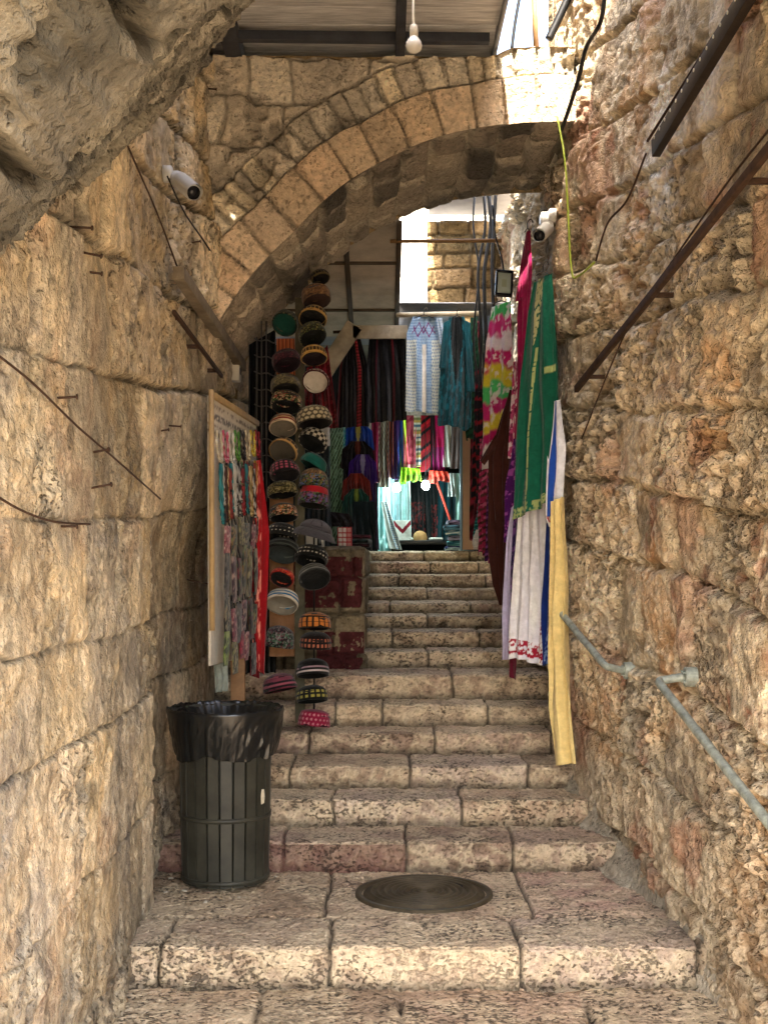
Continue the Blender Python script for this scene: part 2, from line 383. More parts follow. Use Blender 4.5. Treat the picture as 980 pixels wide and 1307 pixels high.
# ---------------------------------------------------------------- the two alley walls
def left_wall():
    ds = np.concatenate([np.arange(1.0, 3.2, .04), np.arange(3.2, 8.0, .0105), np.arange(8.0, 11.2, .03)])
    zs = np.concatenate([np.arange(-1.2, -.3, .05), np.arange(-.3, 3.6, .0078), np.arange(3.6, 5.6, .016)])
    D, Z = np.meshgrid(ds, zs)
    ids, e, cu, cv = courses(D, Z-.10*(D-4)*np.clip((Z-1.2), 0, 1), 5, (.30, .50), (.26, .58), .020, 1.3, .42)
    r1 = rnd(ids, 1); r2 = rnd(ids, 2); r3 = rnd(ids, 3)
    up = sst(1.9, 2.6, Z+.5*(fbm(D*1.2, Z*1.2, 3, 77)-.5))          # the masonry is rougher higher up
    patch = sst(.52, .66, fbm(D*1.5+4, Z*1.5, 4, 31))               # eroded patches
    g = sst(.0, .009+.016*up, e+.010*(fbm(D*20, Z*20, 3, 21)-.5))
    big = fbm(D*2.2, Z*2.2, 4, 9)-.5
    fine = fbm(D*14, Z*14, 5, 10)-.5
    crust = ridge(D*9, Z*6, 4, 12)-.5
    pits = sst(.30, .05, worley(D*17, Z*17, 8))*sst(.45, .65, fbm(D*3, Z*3, 3, 14))
    filled = sst(.42, .58, fbm(D*1.3+2, Z*1.3, 3, 19)); jd = (.010+.010*filled+.022*up)
    h = -jd*(1-g)+(.012+.02*up)*(r1-.5)+.026*big*(1+up)+.020*fine*(.3+1.2*r2)+(.012+.05*patch)*crust*(.4+.6*g)*(.35+1.1*r2)-.018*pits
    h = h+up*.03*(r1-.5)+(cu*.06*(r2-.5)+cv*.07*(r3-.5))*(.4+.6*up)
    h = h+up*.03*(fbm(D*4, Z*4, 3, 44)-.5)
    # lower wall steps back beyond the corner
    cor = 5.44+.02*(fbm(Z*5, Z*0, 3, 3)-.5)
    rec = sst(cor-.012, cor+.03, D)*sst(1.95, 1.45, Z+.2*(fbm(D*3, Z*2, 2, 4)-.5))
    h = h*(1-.35*rec)-.105*rec
    # flush the wall where the arch pier covers it
    X = -xl(D)+h-.03*sst(2.4, 4.5, Z)
    pal = [S(x) for x in ('#cbab72', '#bf9d64', '#d2b57f', '#b3986a', '#c8a667', '#bb9f74', '#ae9266', '#d0b282')]
    c = pick(pal, rnd(ids, 6))
    c = mixc(c, S('#85807a'), sst(.46, .64, fbm(D*2.1, Z*2.1, 4, 61))*.6)
    c = mixc(c, S('#d8c096'), sst(.55, .72, fbm(D*5, Z*3.5, 4, 62))*.5)
    c = mixc(c, S('#7d7361'), patch*.6*sst(.4, .7, fbm(D*10, Z*10, 3, 63)))
    c = mixc(c, S('#4a3f2e'), (1-g)*(.55+.4*filled))
    c = mixc(c, S('#a4713f'), sst(.62, .76, fbm(D*2.5+9, Z*2.5, 3, 64))*.4)
    c = mixc(c, S('#6a5a44'), pits*.5)
    c = mixc(c, S('#55503f'), sst(.62, .78, fbm(D*7, Z*5, 5, 65))*.5)
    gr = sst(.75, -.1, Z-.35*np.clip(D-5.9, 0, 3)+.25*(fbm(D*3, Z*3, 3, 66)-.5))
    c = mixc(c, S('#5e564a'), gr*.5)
    c = mixc(c, c*np.array([.66, .6, .55]), rec*.55)                # shade of the recess painted into the stone colour
    c = mixc(c, S('#e0cb9f'), sst(.5, .75, ridge(D*16, Z*13, 4, 71))*.30); c = mixc(c, S('#5d5039'), sst(.56, .72, fbm(D*19, Z*14, 4, 72))*.40*(.3+r2))
    c = c*(.74+.5*r1)[..., None]
    st = sst(.55, .75, fbm(D*3.5, Z*.8, 4, 73))*sst(2.6, 1.2, Z); c = mixc(c, S('#5b5140'), st*.45)      # rain stains
    c = grey(c, .34, 1.12)
    pa = np.clip(.12+.5*sst(.55, .9, r2)+.5*patch+.3*up, 0, 1)
    c = np.concatenate([c, pa[..., None]], -1)
    V = np.stack([X, D, Z], -1).reshape(-1, 3)
    return V, gridf(len(ds), len(zs)), c.reshape(-1, 4)
V, f, c = left_wall()
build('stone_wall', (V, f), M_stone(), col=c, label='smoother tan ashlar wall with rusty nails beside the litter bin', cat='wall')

def right_wall():
    ds = np.concatenate([np.arange(2.0, 3.6, .03), np.arange(3.6, 7.2, .0092), np.arange(7.2, 11.6, .022)])
    zs = np.concatenate([np.arange(-1.2, -.35, .05), np.arange(-.35, 4.6, .0085), np.arange(4.6, 6.2, .02)])
    D, Z = np.meshgrid(ds, zs)
    ids, e, cu, cv = courses(D, Z-.10*(D-5), 15, (.30, .46), (.30, .62), .035, 1.5, .5)
    r1 = rnd(ids, 1); r2 = rnd(ids, 2); r3 = rnd(ids, 3)
    smoothst = sst(.62, .75, r2)*sst(1.8, 2.5, Z)*sst(5.6, 4.9, D)
    smoothst = np.maximum(smoothst, sst(.75, .35, Z-.2*(D-4.6)+.3*(fbm(D*2, Z*2, 2, 5)-.5))*.5)
    g = sst(.0, .03, e+.03*(fbm(D*9, Z*9, 3, 31)-.5))
    big = fbm(D*2.4, Z*2.4, 4, 109)-.5
    warpx = D*9+2.2*fbm(D*5, Z*5, 3, 7); warpz = Z*11+2.2*fbm(D*5+5, Z*5, 3, 8)
    crust = ridge(warpx, warpz, 4, 112)-.5
    pits = sst(.40, .20, worley(warpx*1.35, warpz*1.1, 108)+.25*(fbm(D*30, Z*30, 3, 109)-.5))
    pits2 = sst(.38, .2, worley(D*24, Z*22, 118)+.3*(fbm(D*40, Z*40, 2, 119)-.5))
    fine = fbm(D*22, Z*22, 4, 120)-.5
    k = (1-.75*smoothst)
    area = sst(.36, .6, fbm(D*1.7+3, Z*1.7, 3, 123))
    kk = k*(.25+.95*sst(.25, .75, r2)); h = -.036*(1-g)+.05*(r1-.5)+.060*big+kk*(.075*crust*(.5+.8*area)-.042*pits*area-.016*pits2)+.022*fine
    h = h+cu*.10*(r2-.5)+cv*.10*(r3-.5)
    h = h-.16*sst(.55, -.25, Z-.30*np.clip(D-5.4, 0, 2))*.0
    X = xr(D)-h+.02+.035*np.clip(Z-2.2, 0, 4)*sst(7.2, 6.0, D)
    pal = [S(x) for x in ('#ab8c62', '#9d7c52', '#b5976e', '#8e7350', '#a98a6a', '#a5855f', '#b89b74', '#93795a')]
    c = pick(pal, rnd(ids, 6))
    c = mixc(c, S('#d6c19c'), sst(.48, .7, ridge(D*8, Z*5, 4, 161))*.5)
    c = mixc(c, S('#6e6656'), sst(.48, .66, fbm(D*3.1, Z*3.1, 5, 162))*.65)
    c = mixc(c, S('#9a4f2e'), sst(.60, .72, fbm(D*2.6+2, Z*2.2, 4, 163))*.55*sst(.4, .55, fbm(D*14, Z*14, 3, 167)))
    c = mixc(c, S('#c08a48'), sst(.58, .72, fbm(D*2.2+12, Z*2.2, 3, 164))*.6)
    c = mixc(c, S('#5a4932'), pits*area*k*.3)
    c = mixc(c, S('#94825f'), (1-g)*.6)
    pale_streaks = sst(.57, .66, fbm(D*2.2, Z*.9+3, 4, 165))*sst(2.6, 3.1, Z)*sst(4.6, 5.2, D)      # paler streaks high up
    c = mixc(c, S('#e3dccb'), pale_streaks*.85)
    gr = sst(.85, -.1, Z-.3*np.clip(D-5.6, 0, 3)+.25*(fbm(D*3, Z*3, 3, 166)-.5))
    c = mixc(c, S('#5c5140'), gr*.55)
    c = mixc(c, S('#dcc9a4'), sst(.52, .80, crust+.5)*k*.55); c = mixc(c, S('#54452f'), sst(.44, .22, crust+.5)*k*.45)
    c = c*(.80+.4*r1)[..., None]
    c = mixc(c, S('#c9b48c'), sst(.5, .7, fbm(D*2.7+5, Z*2.3, 4, 171))*.45)
    c = mixc(c, S('#a5532f'), sst(.60, .70, fbm(D*2.3+20, Z*2.1, 4, 173))*.4)
    c = grey(c, .28, 1.42)
    Z = np.minimum(Z, np.interp(D, [0, 6.85, 7.1, 20], [9, 9, 4.12, 4.05])+.05*(fbm(D*6, D*0, 3, 4)-.5))
    c = np.concatenate([c, np.clip(kk, 0, 1)[..., None]], -1)
    V = np.stack([X, D, Z], -1).reshape(-1, 3)
    return V, gridf(len(ds), len(zs), True), c.reshape(-1, 4)
V, f, c = right_wall()
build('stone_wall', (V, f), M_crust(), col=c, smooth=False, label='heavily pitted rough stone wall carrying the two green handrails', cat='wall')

# ---------------------------------------------------------------- the arch across the alley
ARC = [(-.93, 1.05), (-.90, 1.2), (-.83, 1.33), (-.74, 1.46), (-.62, 1.60), (-.5, 1.715), (-.34, 1.88), (-.21, 1.99), (-.075, 2.075), (.063, 2.145), (.193, 2.205), (.427, 2.275), (.75, 2.315), (1.02, 2.325)]
def arc_pts(n):
    p = smooth_path([(x, 0, z) for x, z in ARC], 8); a = np.array([(v.x, v.z) for v in p])
    s = np.concatenate([[0], np.cumsum(np.hypot(np.diff(a[:, 0]), np.diff(a[:, 1])))])
    t = np.linspace(0, s[-1], n); return np.stack([np.interp(t, s, a[:, 0]), np.interp(t, s, a[:, 1])+EYE], 1), t
AD0, AD1, ATOP = 6.7, 7.98, 4.18
def arch():
    A, AS = arc_pts(240)
    root = thing('stone_arch', 'stone arch spanning the stairs between both walls', 'arch', (0, AD0, 2.7))
    # --- front face
    nx, nz = 260, 190
    X = np.linspace(-.96, 1.02, nx)
    z0 = np.interp(X, A[:, 0], A[:, 1]); z0[X < A[0, 0]] = A[0, 1]-.05
    T = np.linspace(0, 1, nz)
    top = ATOP+.02*(fbm(X*5, X*0, 3, 4)-.5)+.05*sst(.55, .7, X)
    XX = np.repeat(X[None], nz, 0); ZZ = z0[None]+(top-z0)[None]*T[:, None]
    dx = XX[..., None]-A[None, None, :, 0]; dz = ZZ[..., None]-A[None, None, :, 1]
    q = dx*dx+dz*dz; ki = q.argmin(-1); r = np.sqrt(q.min(-1)); s = AS[ki]
    sw = s+.03*(fbm(XX*6, ZZ*6, 2, 3)-.5); rw = r+.03*(fbm(XX*5, ZZ*5, 3, 5)-.5)
    def ring(sv, seed, w):
        rng = random.Random(seed); b = [-.05]
        while b[-1] < AS[-1]+.1: b.append(b[-1]+rng.uniform(*w))
        b = np.array(b); k = np.clip(np.searchsorted(b, sv)-1, 0, len(b)-2)
        return k, np.minimum(sv-b[k], b[k+1]-sv)
    k1, e1 = ring(sw, 2, (.15, .21)); k2, e2 = ring(sw, 6, (.06, .11))
    R1, R2 = .255, .45
    ids3, e3, _, _ = courses(XX, ZZ, 41, (.20, .30), (.24, .40), .05, 2.5)
    in1 = rw < R1; in2 = (rw >= R1) & (rw < R2)
    e = np.where(in1, np.minimum(e1, R1-rw), np.where(in2, np.minimum(np.minimum(e2, rw-R1), R2-rw), np.minimum(e3, rw-R2)))
    ids = np.where(in1, k1, np.where(in2, 300+k2, 900+ids3))
    g = sst(.001, .013, e)
    r1 = rnd(ids, 1)
    h = np.where(in1, .03, np.where(in2, -.005, 0))-.026*(1-g)+.03*(r1-.5)*np.where(in1, .35, 1.)+.02*(fbm(XX*9, ZZ*9, 4, 6)-.5)+np.where(in1, .008, .03)*(ridge(XX*11, ZZ*11, 4, 8)-.5)
    hole = sst(.6, .72, fbm(XX*4.5, ZZ*4.5, 3, 9))*np.where(in1, .2, 1); h = h-.045*hole
    Y = AD0-h
    pv = [S(x) for x in ('#c79f66', '#c4a06f', '#b9945f', '#cfa873', '#bd9a6c', '#c99b5f')]
    pr = [S(x) for x in ('#c9b592', '#bda884', '#d0bb96', '#b5a080', '#c6ae88', '#dcc088')]
    c = np.where(in1[..., None], pick(pv, rnd(ids, 6)), pick(pr, rnd(ids, 6)))
    c = mixc(c, S('#857660'), sst(.5, .7, fbm(XX*4, ZZ*4, 4, 11))*np.where(in1, .25, .45))
    c = mixc(c, S('#5b4f3c'), hole*.6); c = mixc(c, S('#5f523e'), (1-g)*.6)
    c = grey(c, .48, 1.4)
    build('arch_face', (np.stack([XX, Y, ZZ], -1).reshape(-1, 3), gridf(nx, nz)), M_stone(), root, col=c.reshape(-1, 3))
    # --- intrados
    ny = 130; Yv = np.linspace(AD0-.03, AD1, ny); N = np.stack([np.gradient(A[:, 1]), -np.gradient(A[:, 0])], 1); N /= np.linalg.norm(N, axis=1)[:, None]
    SS, YY = np.meshgrid(AS, Yv)
    ids, e, _, _ = courses(YY, SS, 43, (.15, .21), (.28, .5), .03, 2)
    g = sst(.001, .03, e)
    h = -.03*(1-g)+.05*(rnd(ids, 1)-.5)+.03*(ridge(YY*9, SS*9, 4, 8)-.5)+.03*(fbm(YY*4, SS*4, 3, 2)-.5)
    h = h*sst(0, .05, YY-AD0+.01)
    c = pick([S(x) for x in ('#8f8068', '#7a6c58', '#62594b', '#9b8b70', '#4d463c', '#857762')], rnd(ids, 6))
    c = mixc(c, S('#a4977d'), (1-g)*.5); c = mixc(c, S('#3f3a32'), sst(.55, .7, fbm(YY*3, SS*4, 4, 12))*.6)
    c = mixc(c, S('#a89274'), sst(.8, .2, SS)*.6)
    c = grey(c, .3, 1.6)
    P3 = np.stack([A[None, :, 0]+N[None, :, 0]*h, YY, A[None, :, 1]+N[None, :, 1]*h], -1)
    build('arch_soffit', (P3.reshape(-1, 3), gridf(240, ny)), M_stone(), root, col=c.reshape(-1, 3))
    # --- rear face and cap
    V = np.concatenate([np.stack([X, X*0+AD1, z0], 1), np.stack([X, X*0+AD1, top], 1), np.stack([X, X*0+AD0-.01, top-.004], 1)])
    fc = np.concatenate([gridf(nx, 2, True), gridf(nx, 2)+0], 0)
    f2 = gridf(nx, 2, True)+nx
    f2 = f2[:, :]
    build('arch_back', (V, np.concatenate([gridf(nx, 2, True), f2], 0)), M_stone(), root, col=np.tile(S('#a08a66'), (len(V), 1)))
arch()

# ---------------------------------------------------------------- the rough vault that springs overhead from the left wall
def vault():
    prof = [(-1.06, 2.75), (-1.03, 3.06), (-.87, 3.24), (-.72, 3.41), (-.528, 3.65), (-.36, 3.82), (-.15, 3.97), (.1, 4.08), (.45, 4.16), (.9, 4.2), (1.45, 4.2)]
    p = smooth_path([(x, 0, z) for x, z in prof], 10); a = np.array([(v.x, v.z) for v in p])
    s = np.concatenate([[0], np.cumsum(np.hypot(np.diff(a[:, 0]), np.diff(a[:, 1])))])
    t = np.concatenate([np.arange(0, 1.7, .009), np.arange(1.7, s[-1], .04)])
    A = np.stack([np.interp(t, s, a[:, 0]), np.interp(t, s, a[:, 1])], 1)
    N = np.stack([np.gradient(A[:, 1]), -np.gradient(A[:, 0])], 1); N /= np.linalg.norm(N, axis=1)[:, None]
    Y = np.concatenate([np.arange(.6, 2.8, .05), np.arange(2.8, 4.83, .011)])
    TT, YY = np.meshgrid(t, Y)
    edge = 4.83+.03*(fbm(t*5, t*0, 3, 5)-.5)
    YY = np.where(YY > 4.7, 4.7+(YY-4.7)*((edge[None]-4.7)/.13), YY)
    off = np.where(YY < 2.5, (2.5-4.83)*.52, (YY-4.83)*.52)
    ids, e, cu, cv = courses(YY+.0*TT, TT, 71, (.26, .38), (.32, .55), .035, 1.8)
    g = sst(.0, .03, e+.015*(fbm(YY*12, TT*12, 3, 2)-.5))
    h = -.075*(1-g)+.045*(rnd(ids, 1)-.5)+cu*.12*(rnd(ids, 5)-.5)+cv*.12*(rnd(ids, 8)-.5)+.02*(fbm(YY*3, TT*3, 4, 3)-.5)+.05*(ridge(YY*14, TT*14, 5, 4)-.5)+.03*(fbm(YY*25, TT*25, 3, 6)-.5)
    c = pick([S(x) for x in ('#a59a85', '#948a76', '#b0a48c', '#8a8270', '#b5a98e')], rnd(ids, 6))
    c = mixc(c, S('#c9bea4'), sst(.5, .7, fbm(YY*8, TT*8, 4, 12))*.6); c = mixc(c, S('#4a463b'), sst(.52, .7, fbm(YY*5, TT*5, 5, 13))*.7)
    c = grey(c, .25, .62)*(.75+.5*rnd(ids, 9))[..., None]; c = mixc(c, S('#b98d56'), sst(.45, .1, TT+.3*(fbm(YY*3, TT*3, 2, 8)-.5))*.55); c = mixc(c, S('#2f2a20'), (1-g)*.75)
    P3 = np.stack([A[None, :, 0]+N[None, :, 0]*h, YY, A[None, :, 1]+off+N[None, :, 1]*h], -1)
    root = thing('stone_vault', 'rough grey stone vault springing overhead from the left wall', 'vault', (-1, 4, 3))
    build('vault_soffit', (P3.reshape(-1, 3), gridf(len(t), len(Y))), M_crust(), root, col=c.reshape(-1, 3), smooth=False)
    # body of the vault above its soffit, raised high to block the sun
    n = len(t); e0 = P3[-1]; e1 = P3[0]
    top = np.stack([A[:, 0], np.full(n, 4.80), np.full(n, 6.15)], 1); topn = np.stack([A[:, 0], np.full(n, .6), np.full(n, 5.5)], 1)
    V = np.concatenate([e0, top, topn, e1]); f = np.concatenate([gridf(n, 2), gridf(n, 2)+n, gridf(n, 2)+2*n])
    build('vault_body', (V, f), M_stone(), root, col=np.tile(S('#8f826b'), (len(V), 1)))
vault()

# ---------------------------------------------------------------- flat stone sheets, the stepped-up terrace and its retaining wall
def sheet(O, U, Vv, N, nu, nv, lay, pal, amp=.02, seed=1, joint=.03, extra=None, flip=False, rough=11):
    O, U, Vv, N = [np.array(x, float) for x in (O, U, Vv, N)]
    lu, lv = np.linalg.norm(U), np.linalg.norm(Vv)
    a, b = np.meshgrid(np.linspace(0, 1, nu), np.linspace(0, 1, nv)); UU, VV = a*lu, b*lv
    ids, e, _, _ = courses(UU, VV, seed, lay[0], lay[1], .02, 3)
    g = sst(.001, .02, e)
    h = -joint*(1-g)+amp*(rnd(ids, 1)-.5)+amp*1.2*(ridge(UU*rough, VV*rough, 4, seed)-.5)+amp*(fbm(UU*6, VV*6, 3, seed+4)-.5)
    bd = np.minimum(np.minimum(UU, lu-UU), np.minimum(VV, lv-VV)); h = h-.02*sst(.03, 0, bd)
    c = pick(pal, rnd(ids, 6)); c = mixc(c, c*.55, sst(.5, .7, fbm(UU*8, VV*8, 4, seed+7))*.7); c = mixc(c, S('#50483a'), (1-g)*.6)
    if extra: c = extra(c, UU, VV, ids, g)
    Q = O+a[..., None]*U+b[..., None]*Vv+h[..., None]*N
    return Q.reshape(-1, 3), gridf(nu, nv, flip), c.reshape(-1, 3)
def red_stones(c, U, V, ids, g):
    # painted red stones: one at the top right, one at the lower right
    n = fbm(U*20, V*20, 4, 5)
    for (u0, v0, u1, v1) in ((.27, .42, .76, .75), (.47, .02, .77, .27)):
        m = ((U > u0) & (U < u1) & (V > v0) & (V < v1)) & (n < .66)
        c = np.where(m[..., None], S('#55282a')*(.6+.6*n[..., None]), c)
    return c
PX0, PX1, PD, PZ, PB = -.90, -.125, 8.0, 1.57, .79
tw = thing('retaining_wall', 'low stone retaining wall with red painted blocks beside upper stairs', 'wall', (PX0, PD, PB))
pw = [S(x) for x in ('#7d7059', '#8b7d64', '#6f6450', '#8a7c66')]
V, f, c = sheet((PX0, PD, PB-.03), (PX1-PX0, 0, 0), (0, 0, PZ-PB+.03), (0, -1, 0), 150, 150, ((.20, .30), (.28, .42)), pw, .02, 81, extra=red_stones)
build('front_face', (V, f), M_stone(), tw, col=c)
V, f, c = sheet((PX1, PD, PB-.05), (0, 3.0, 0), (0, 0, PZ-PB+.05), (1, 0, 0), 160, 90, ((.22, .3), (.3, .5)), pw, .02, 83)
build('side_face', (V, f), M_stone(), tw, col=c)
V, f, c = sheet((PX0, PD, PZ), (PX1-PX0, 0, 0), (0, 3.0, 0), (0, 0, 1), 90, 160, ((.3, .4), (.3, .5)), pw, .012, 85)
build('top_slab', (V, f), M_stone(), tw, col=c)

# ---------------------------------------------------------------- sheet awning above the arch
WOODG = S('#8e8577')
aw = thing('timber_awning', 'grey plank awning on dark beams above the arch', 'awning', (-.2, 6.3, 4.3))
rng = random.Random(8)
y = 5.95; k = 0
while y < 7.3:
    w = rng.uniform(.17, .24)
    build('plank', beam((-1.0, y+w/2, 4.29+.02*k*0+.012*rng.random()), (.585+.02*rng.random(), y+w/2, 4.275+.012*rng.random()), w-.006, .022), mat('grey_plank', tuple(S('#c6c4c0')), rough=.8, var=.4, vscale=5, stretch=(1, 9, 9), bump=.4, bscale=30), aw)
    y += w; k += 1
dk = mat('dark_beam', tuple(S('#3a3c42')), rough=.7, var=.3, vscale=9, bump=.3, bscale=40)
for (x, w) in ((-.80, .09), (.085, .05)):
    build('rafter', beam((x, 5.95, 4.22), (x+.0, 7.3, 4.215), w, .09), dk, aw)
build('sun_blocker', box((-.22, 7.1, 5.3), (1.58, 1.7, 1.9), .01), mat('blocker_matte', tuple(S('#a79b86')), rough=.9, var=.2), aw)  # unseen mass added above the awning to keep sun off the shop
build('cross_beam', beam((-.98, 6.52, 4.215), (.55, 6.56, 4.215), .05, .05), dk, aw)
build('batten', beam((-.12, 6.02, 4.235), (.50, 6.04, 4.225), .07, .045), mat('pale_batten', tuple(S('#b9b29b')), rough=.6, var=.2, vscale=8), aw)
build('fascia', beam((.60, 5.95, 4.27), (.60, 7.3, 4.27), .02, .09), mat('grey_tin', tuple(S('#8d8f93')), rough=.5, metal=.4, var=.2), aw)

# ---------------------------------------------------------------- beyond the arch: ceiling sheets, far wall, old vault, shop room
ck = thing('market_ceiling', 'sagging grey board ceiling over the shop front', 'ceiling', (-.4, 9, 3.4))
gb = mat('ceiling_board', tuple(S('#b3a794')), rough=.85, var=.35, vscale=3.5, bump=.3, bscale=20)
for (xa, xb) in ((-1.0, -.60), (-.59, -.26), (-.25, .10)):
    build('board', (np.array([(xa, 8.05, 3.66), (xb, 8.05, 3.66), (xb, 10.2, 3.30), (xa, 10.2, 3.30), (xa, 8.05, 3.69), (xb, 8.05, 3.69), (xb, 10.2, 3.33), (xa, 10.2, 3.33)]),
          [[0, 1, 2, 3], [7, 6, 5, 4], [0, 4, 5, 1], [1, 5, 6, 2], [2, 6, 7, 3], [3, 7, 4, 0]]), gb, ck, smooth=False)
for x in (-.595, -.255, .10): build('batten', beam((x, 8.03, 3.65), (x, 10.2, 3.285), .035, .03), mat('brown_batten', tuple(S('#4e4234')), rough=.8, var=.3), ck)
for d, z in ((8.7, 3.545), (9.6, 3.395)): build('cross_batten', beam((-.98, d, z), (.10, d, z), .03, .02), mat('brown_batten'), ck)
sv = thing('shop_valance', 'weathered pale boards edging the shop roof', 'valance', (-.3, 9.5, 3.2))
pale = mat('weathered_board', tuple(S('#a79b84')), rough=.8, var=.4, vscale=7, bump=.4, bscale=25)
build('sloping_board', beam(P(404, 490, 9.4), P(453, 415, 9.4), .03, .13), pale, sv)
build('level_board', beam(P(450, 424, 9.4), P(520, 424, 9.4), .03, .10), pale, sv)

V, f, c = sheet((-.15, 12.2, 2.6), (1.3, 0, 0), (0, 0, 3.4), (0, -1, 0), 110, 150, ((.22, .32), (.3, .5)), [S(x) for x in ('#e6dfd0', '#ddd4c0', '#ebe4d6')], .006, 91, joint=.008)
build('stone_wall', (V, f), M_stone(), col=c, label='pale sunlit wall of the house beyond the arch', cat='wall')
def far_vault():
    n, m = 70, 60; V = []; C = []
    for j in range(m):
        y = 10.4+1.7*j/(m-1)
        for i in range(n):
            t = i/(n-1); x = .38+.60*t; z = 3.42+.30*math.sin(math.pi*min(t*.62+.1, 1))-.10*j/(m-1)
            V.append((x, y, z))
    V = np.array(V); X, Y = V[:, 0], V[:, 1]
    ids, e, _, _ = courses(Y, X, 44, (.13, .2), (.25, .4), .03, 3); g = sst(.001, .02, e)
    V[:, 2] += .02*(1-g)-.03*(rnd(ids, 1)-.5)
    c = pick([S(x) for x in ('#a8906a', '#8f7a58', '#b39a70', '#7c6a4e')], rnd(ids, 2)); c = mixc(c, S('#4c4231'), (1-g)*.5)
    root = thing('ruined_vault', 'old stone vault remnant high beyond the arch', 'vault', (.6, 11, 3.4))
    build('vault_soffit', (V, gridf(n, m)), M_stone(), root, col=c)
    build('shade_slab', box((.70, 9.86, 4.37), (.66, 1.1, .05), .005), mat('grey_tin'), root)  # slab added in front to keep the vault face out of the sun
    V2, f2, c2 = sheet((.36, 10.4, 3.55), (.62, 0, 0), (0, 0, .75), (0, -1, 0), 90, 90, ((.13, .2), (.16, .3)), [S(x) for x in ('#b0936a', '#9f855c', '#bb9e70', '#8c7652')], .03, 93)
    build('vault_face', (V2, f2), M_stone(), root, col=c2)
far_vault()

build('sun_shield_sheet', box((.53, 10.35, 3.44), (.84, 1.6, .012), 0), mat('grey_tin'), ck)  # sheet added to stop sun falling into the shop
build('sun_shield_sheet', box((-.47, 10.66, 3.40), (1.14, .98, .012), 0), mat('grey_tin'), ck)  # second added sheet, closes the sun gap on the left
# shop room behind the top of the stairs
rm = thing('shop_room', 'lit textile shop room at the top of the stairs', 'shop', (0, 12, 1.55))
plas = mat('plaster', tuple(S('#8f8a7c')), rough=.9, var=.25, vscale=4, bump=.2, bscale=30)
dkw = mat('dark_wall', tuple(S('#2c3336')), rough=.9, var=.3, vscale=4)
build('back_wall', box((.1, 13.0, 2.6), (2.4, .08, 2.2), 0), dkw, rm, smooth=False)
build('side_wall', box((-1.03, 12.0, 2.6), (.08, 2.0, 2.2), 0), dkw, rm, smooth=False)
build('side_wall', box((1.0, 12.0, 2.6), (.08, 2.0, 2.2), 0), dkw, rm, smooth=False)
build('roof', box((0, 12.05, 3.52), (2.1, 2.0, .08), 0), plas, rm, smooth=False)
# ---------------------------------------------------------------- manhole cover
def manhole():
    c = (0.178, 5.59, -.010); R = .305
    root = thing('manhole_cover', 'round iron manhole cover with concentric rings in the landing', 'manhole cover', c)
    iron = mat('cast_iron', tuple(S('#524938')), rough=.5, metal=.35, var=.45, vscale=14, bump=.5, bscale=90, dist=.004)
    prof = [(0, .016)]
    k = 0; r = .02
    while r < R-.05:
        prof += [(r, .016), (r+.004, .029), (r+.011, .029), (r+.017, .016)]; r += .030
    prof += [(R-.035, .016), (R-.033, .010)]
    build('cover', lathe(prof, 64, c), iron, root)
    build('frame', lathe([(R-.028, .008), (R-.026, .022), (R, .022), (R+.004, -.01)], 64, c), iron, root)
    for a in (0.6, 3.74): build('lifting_slot', box((c[0]+.2*math.cos(a), c[1]+.2*math.sin(a), c[2]+.022), (.05, .018, .008), .002, rz=a+1.57), mat('black_gap', (.01, .01, .01)), root)
manhole()

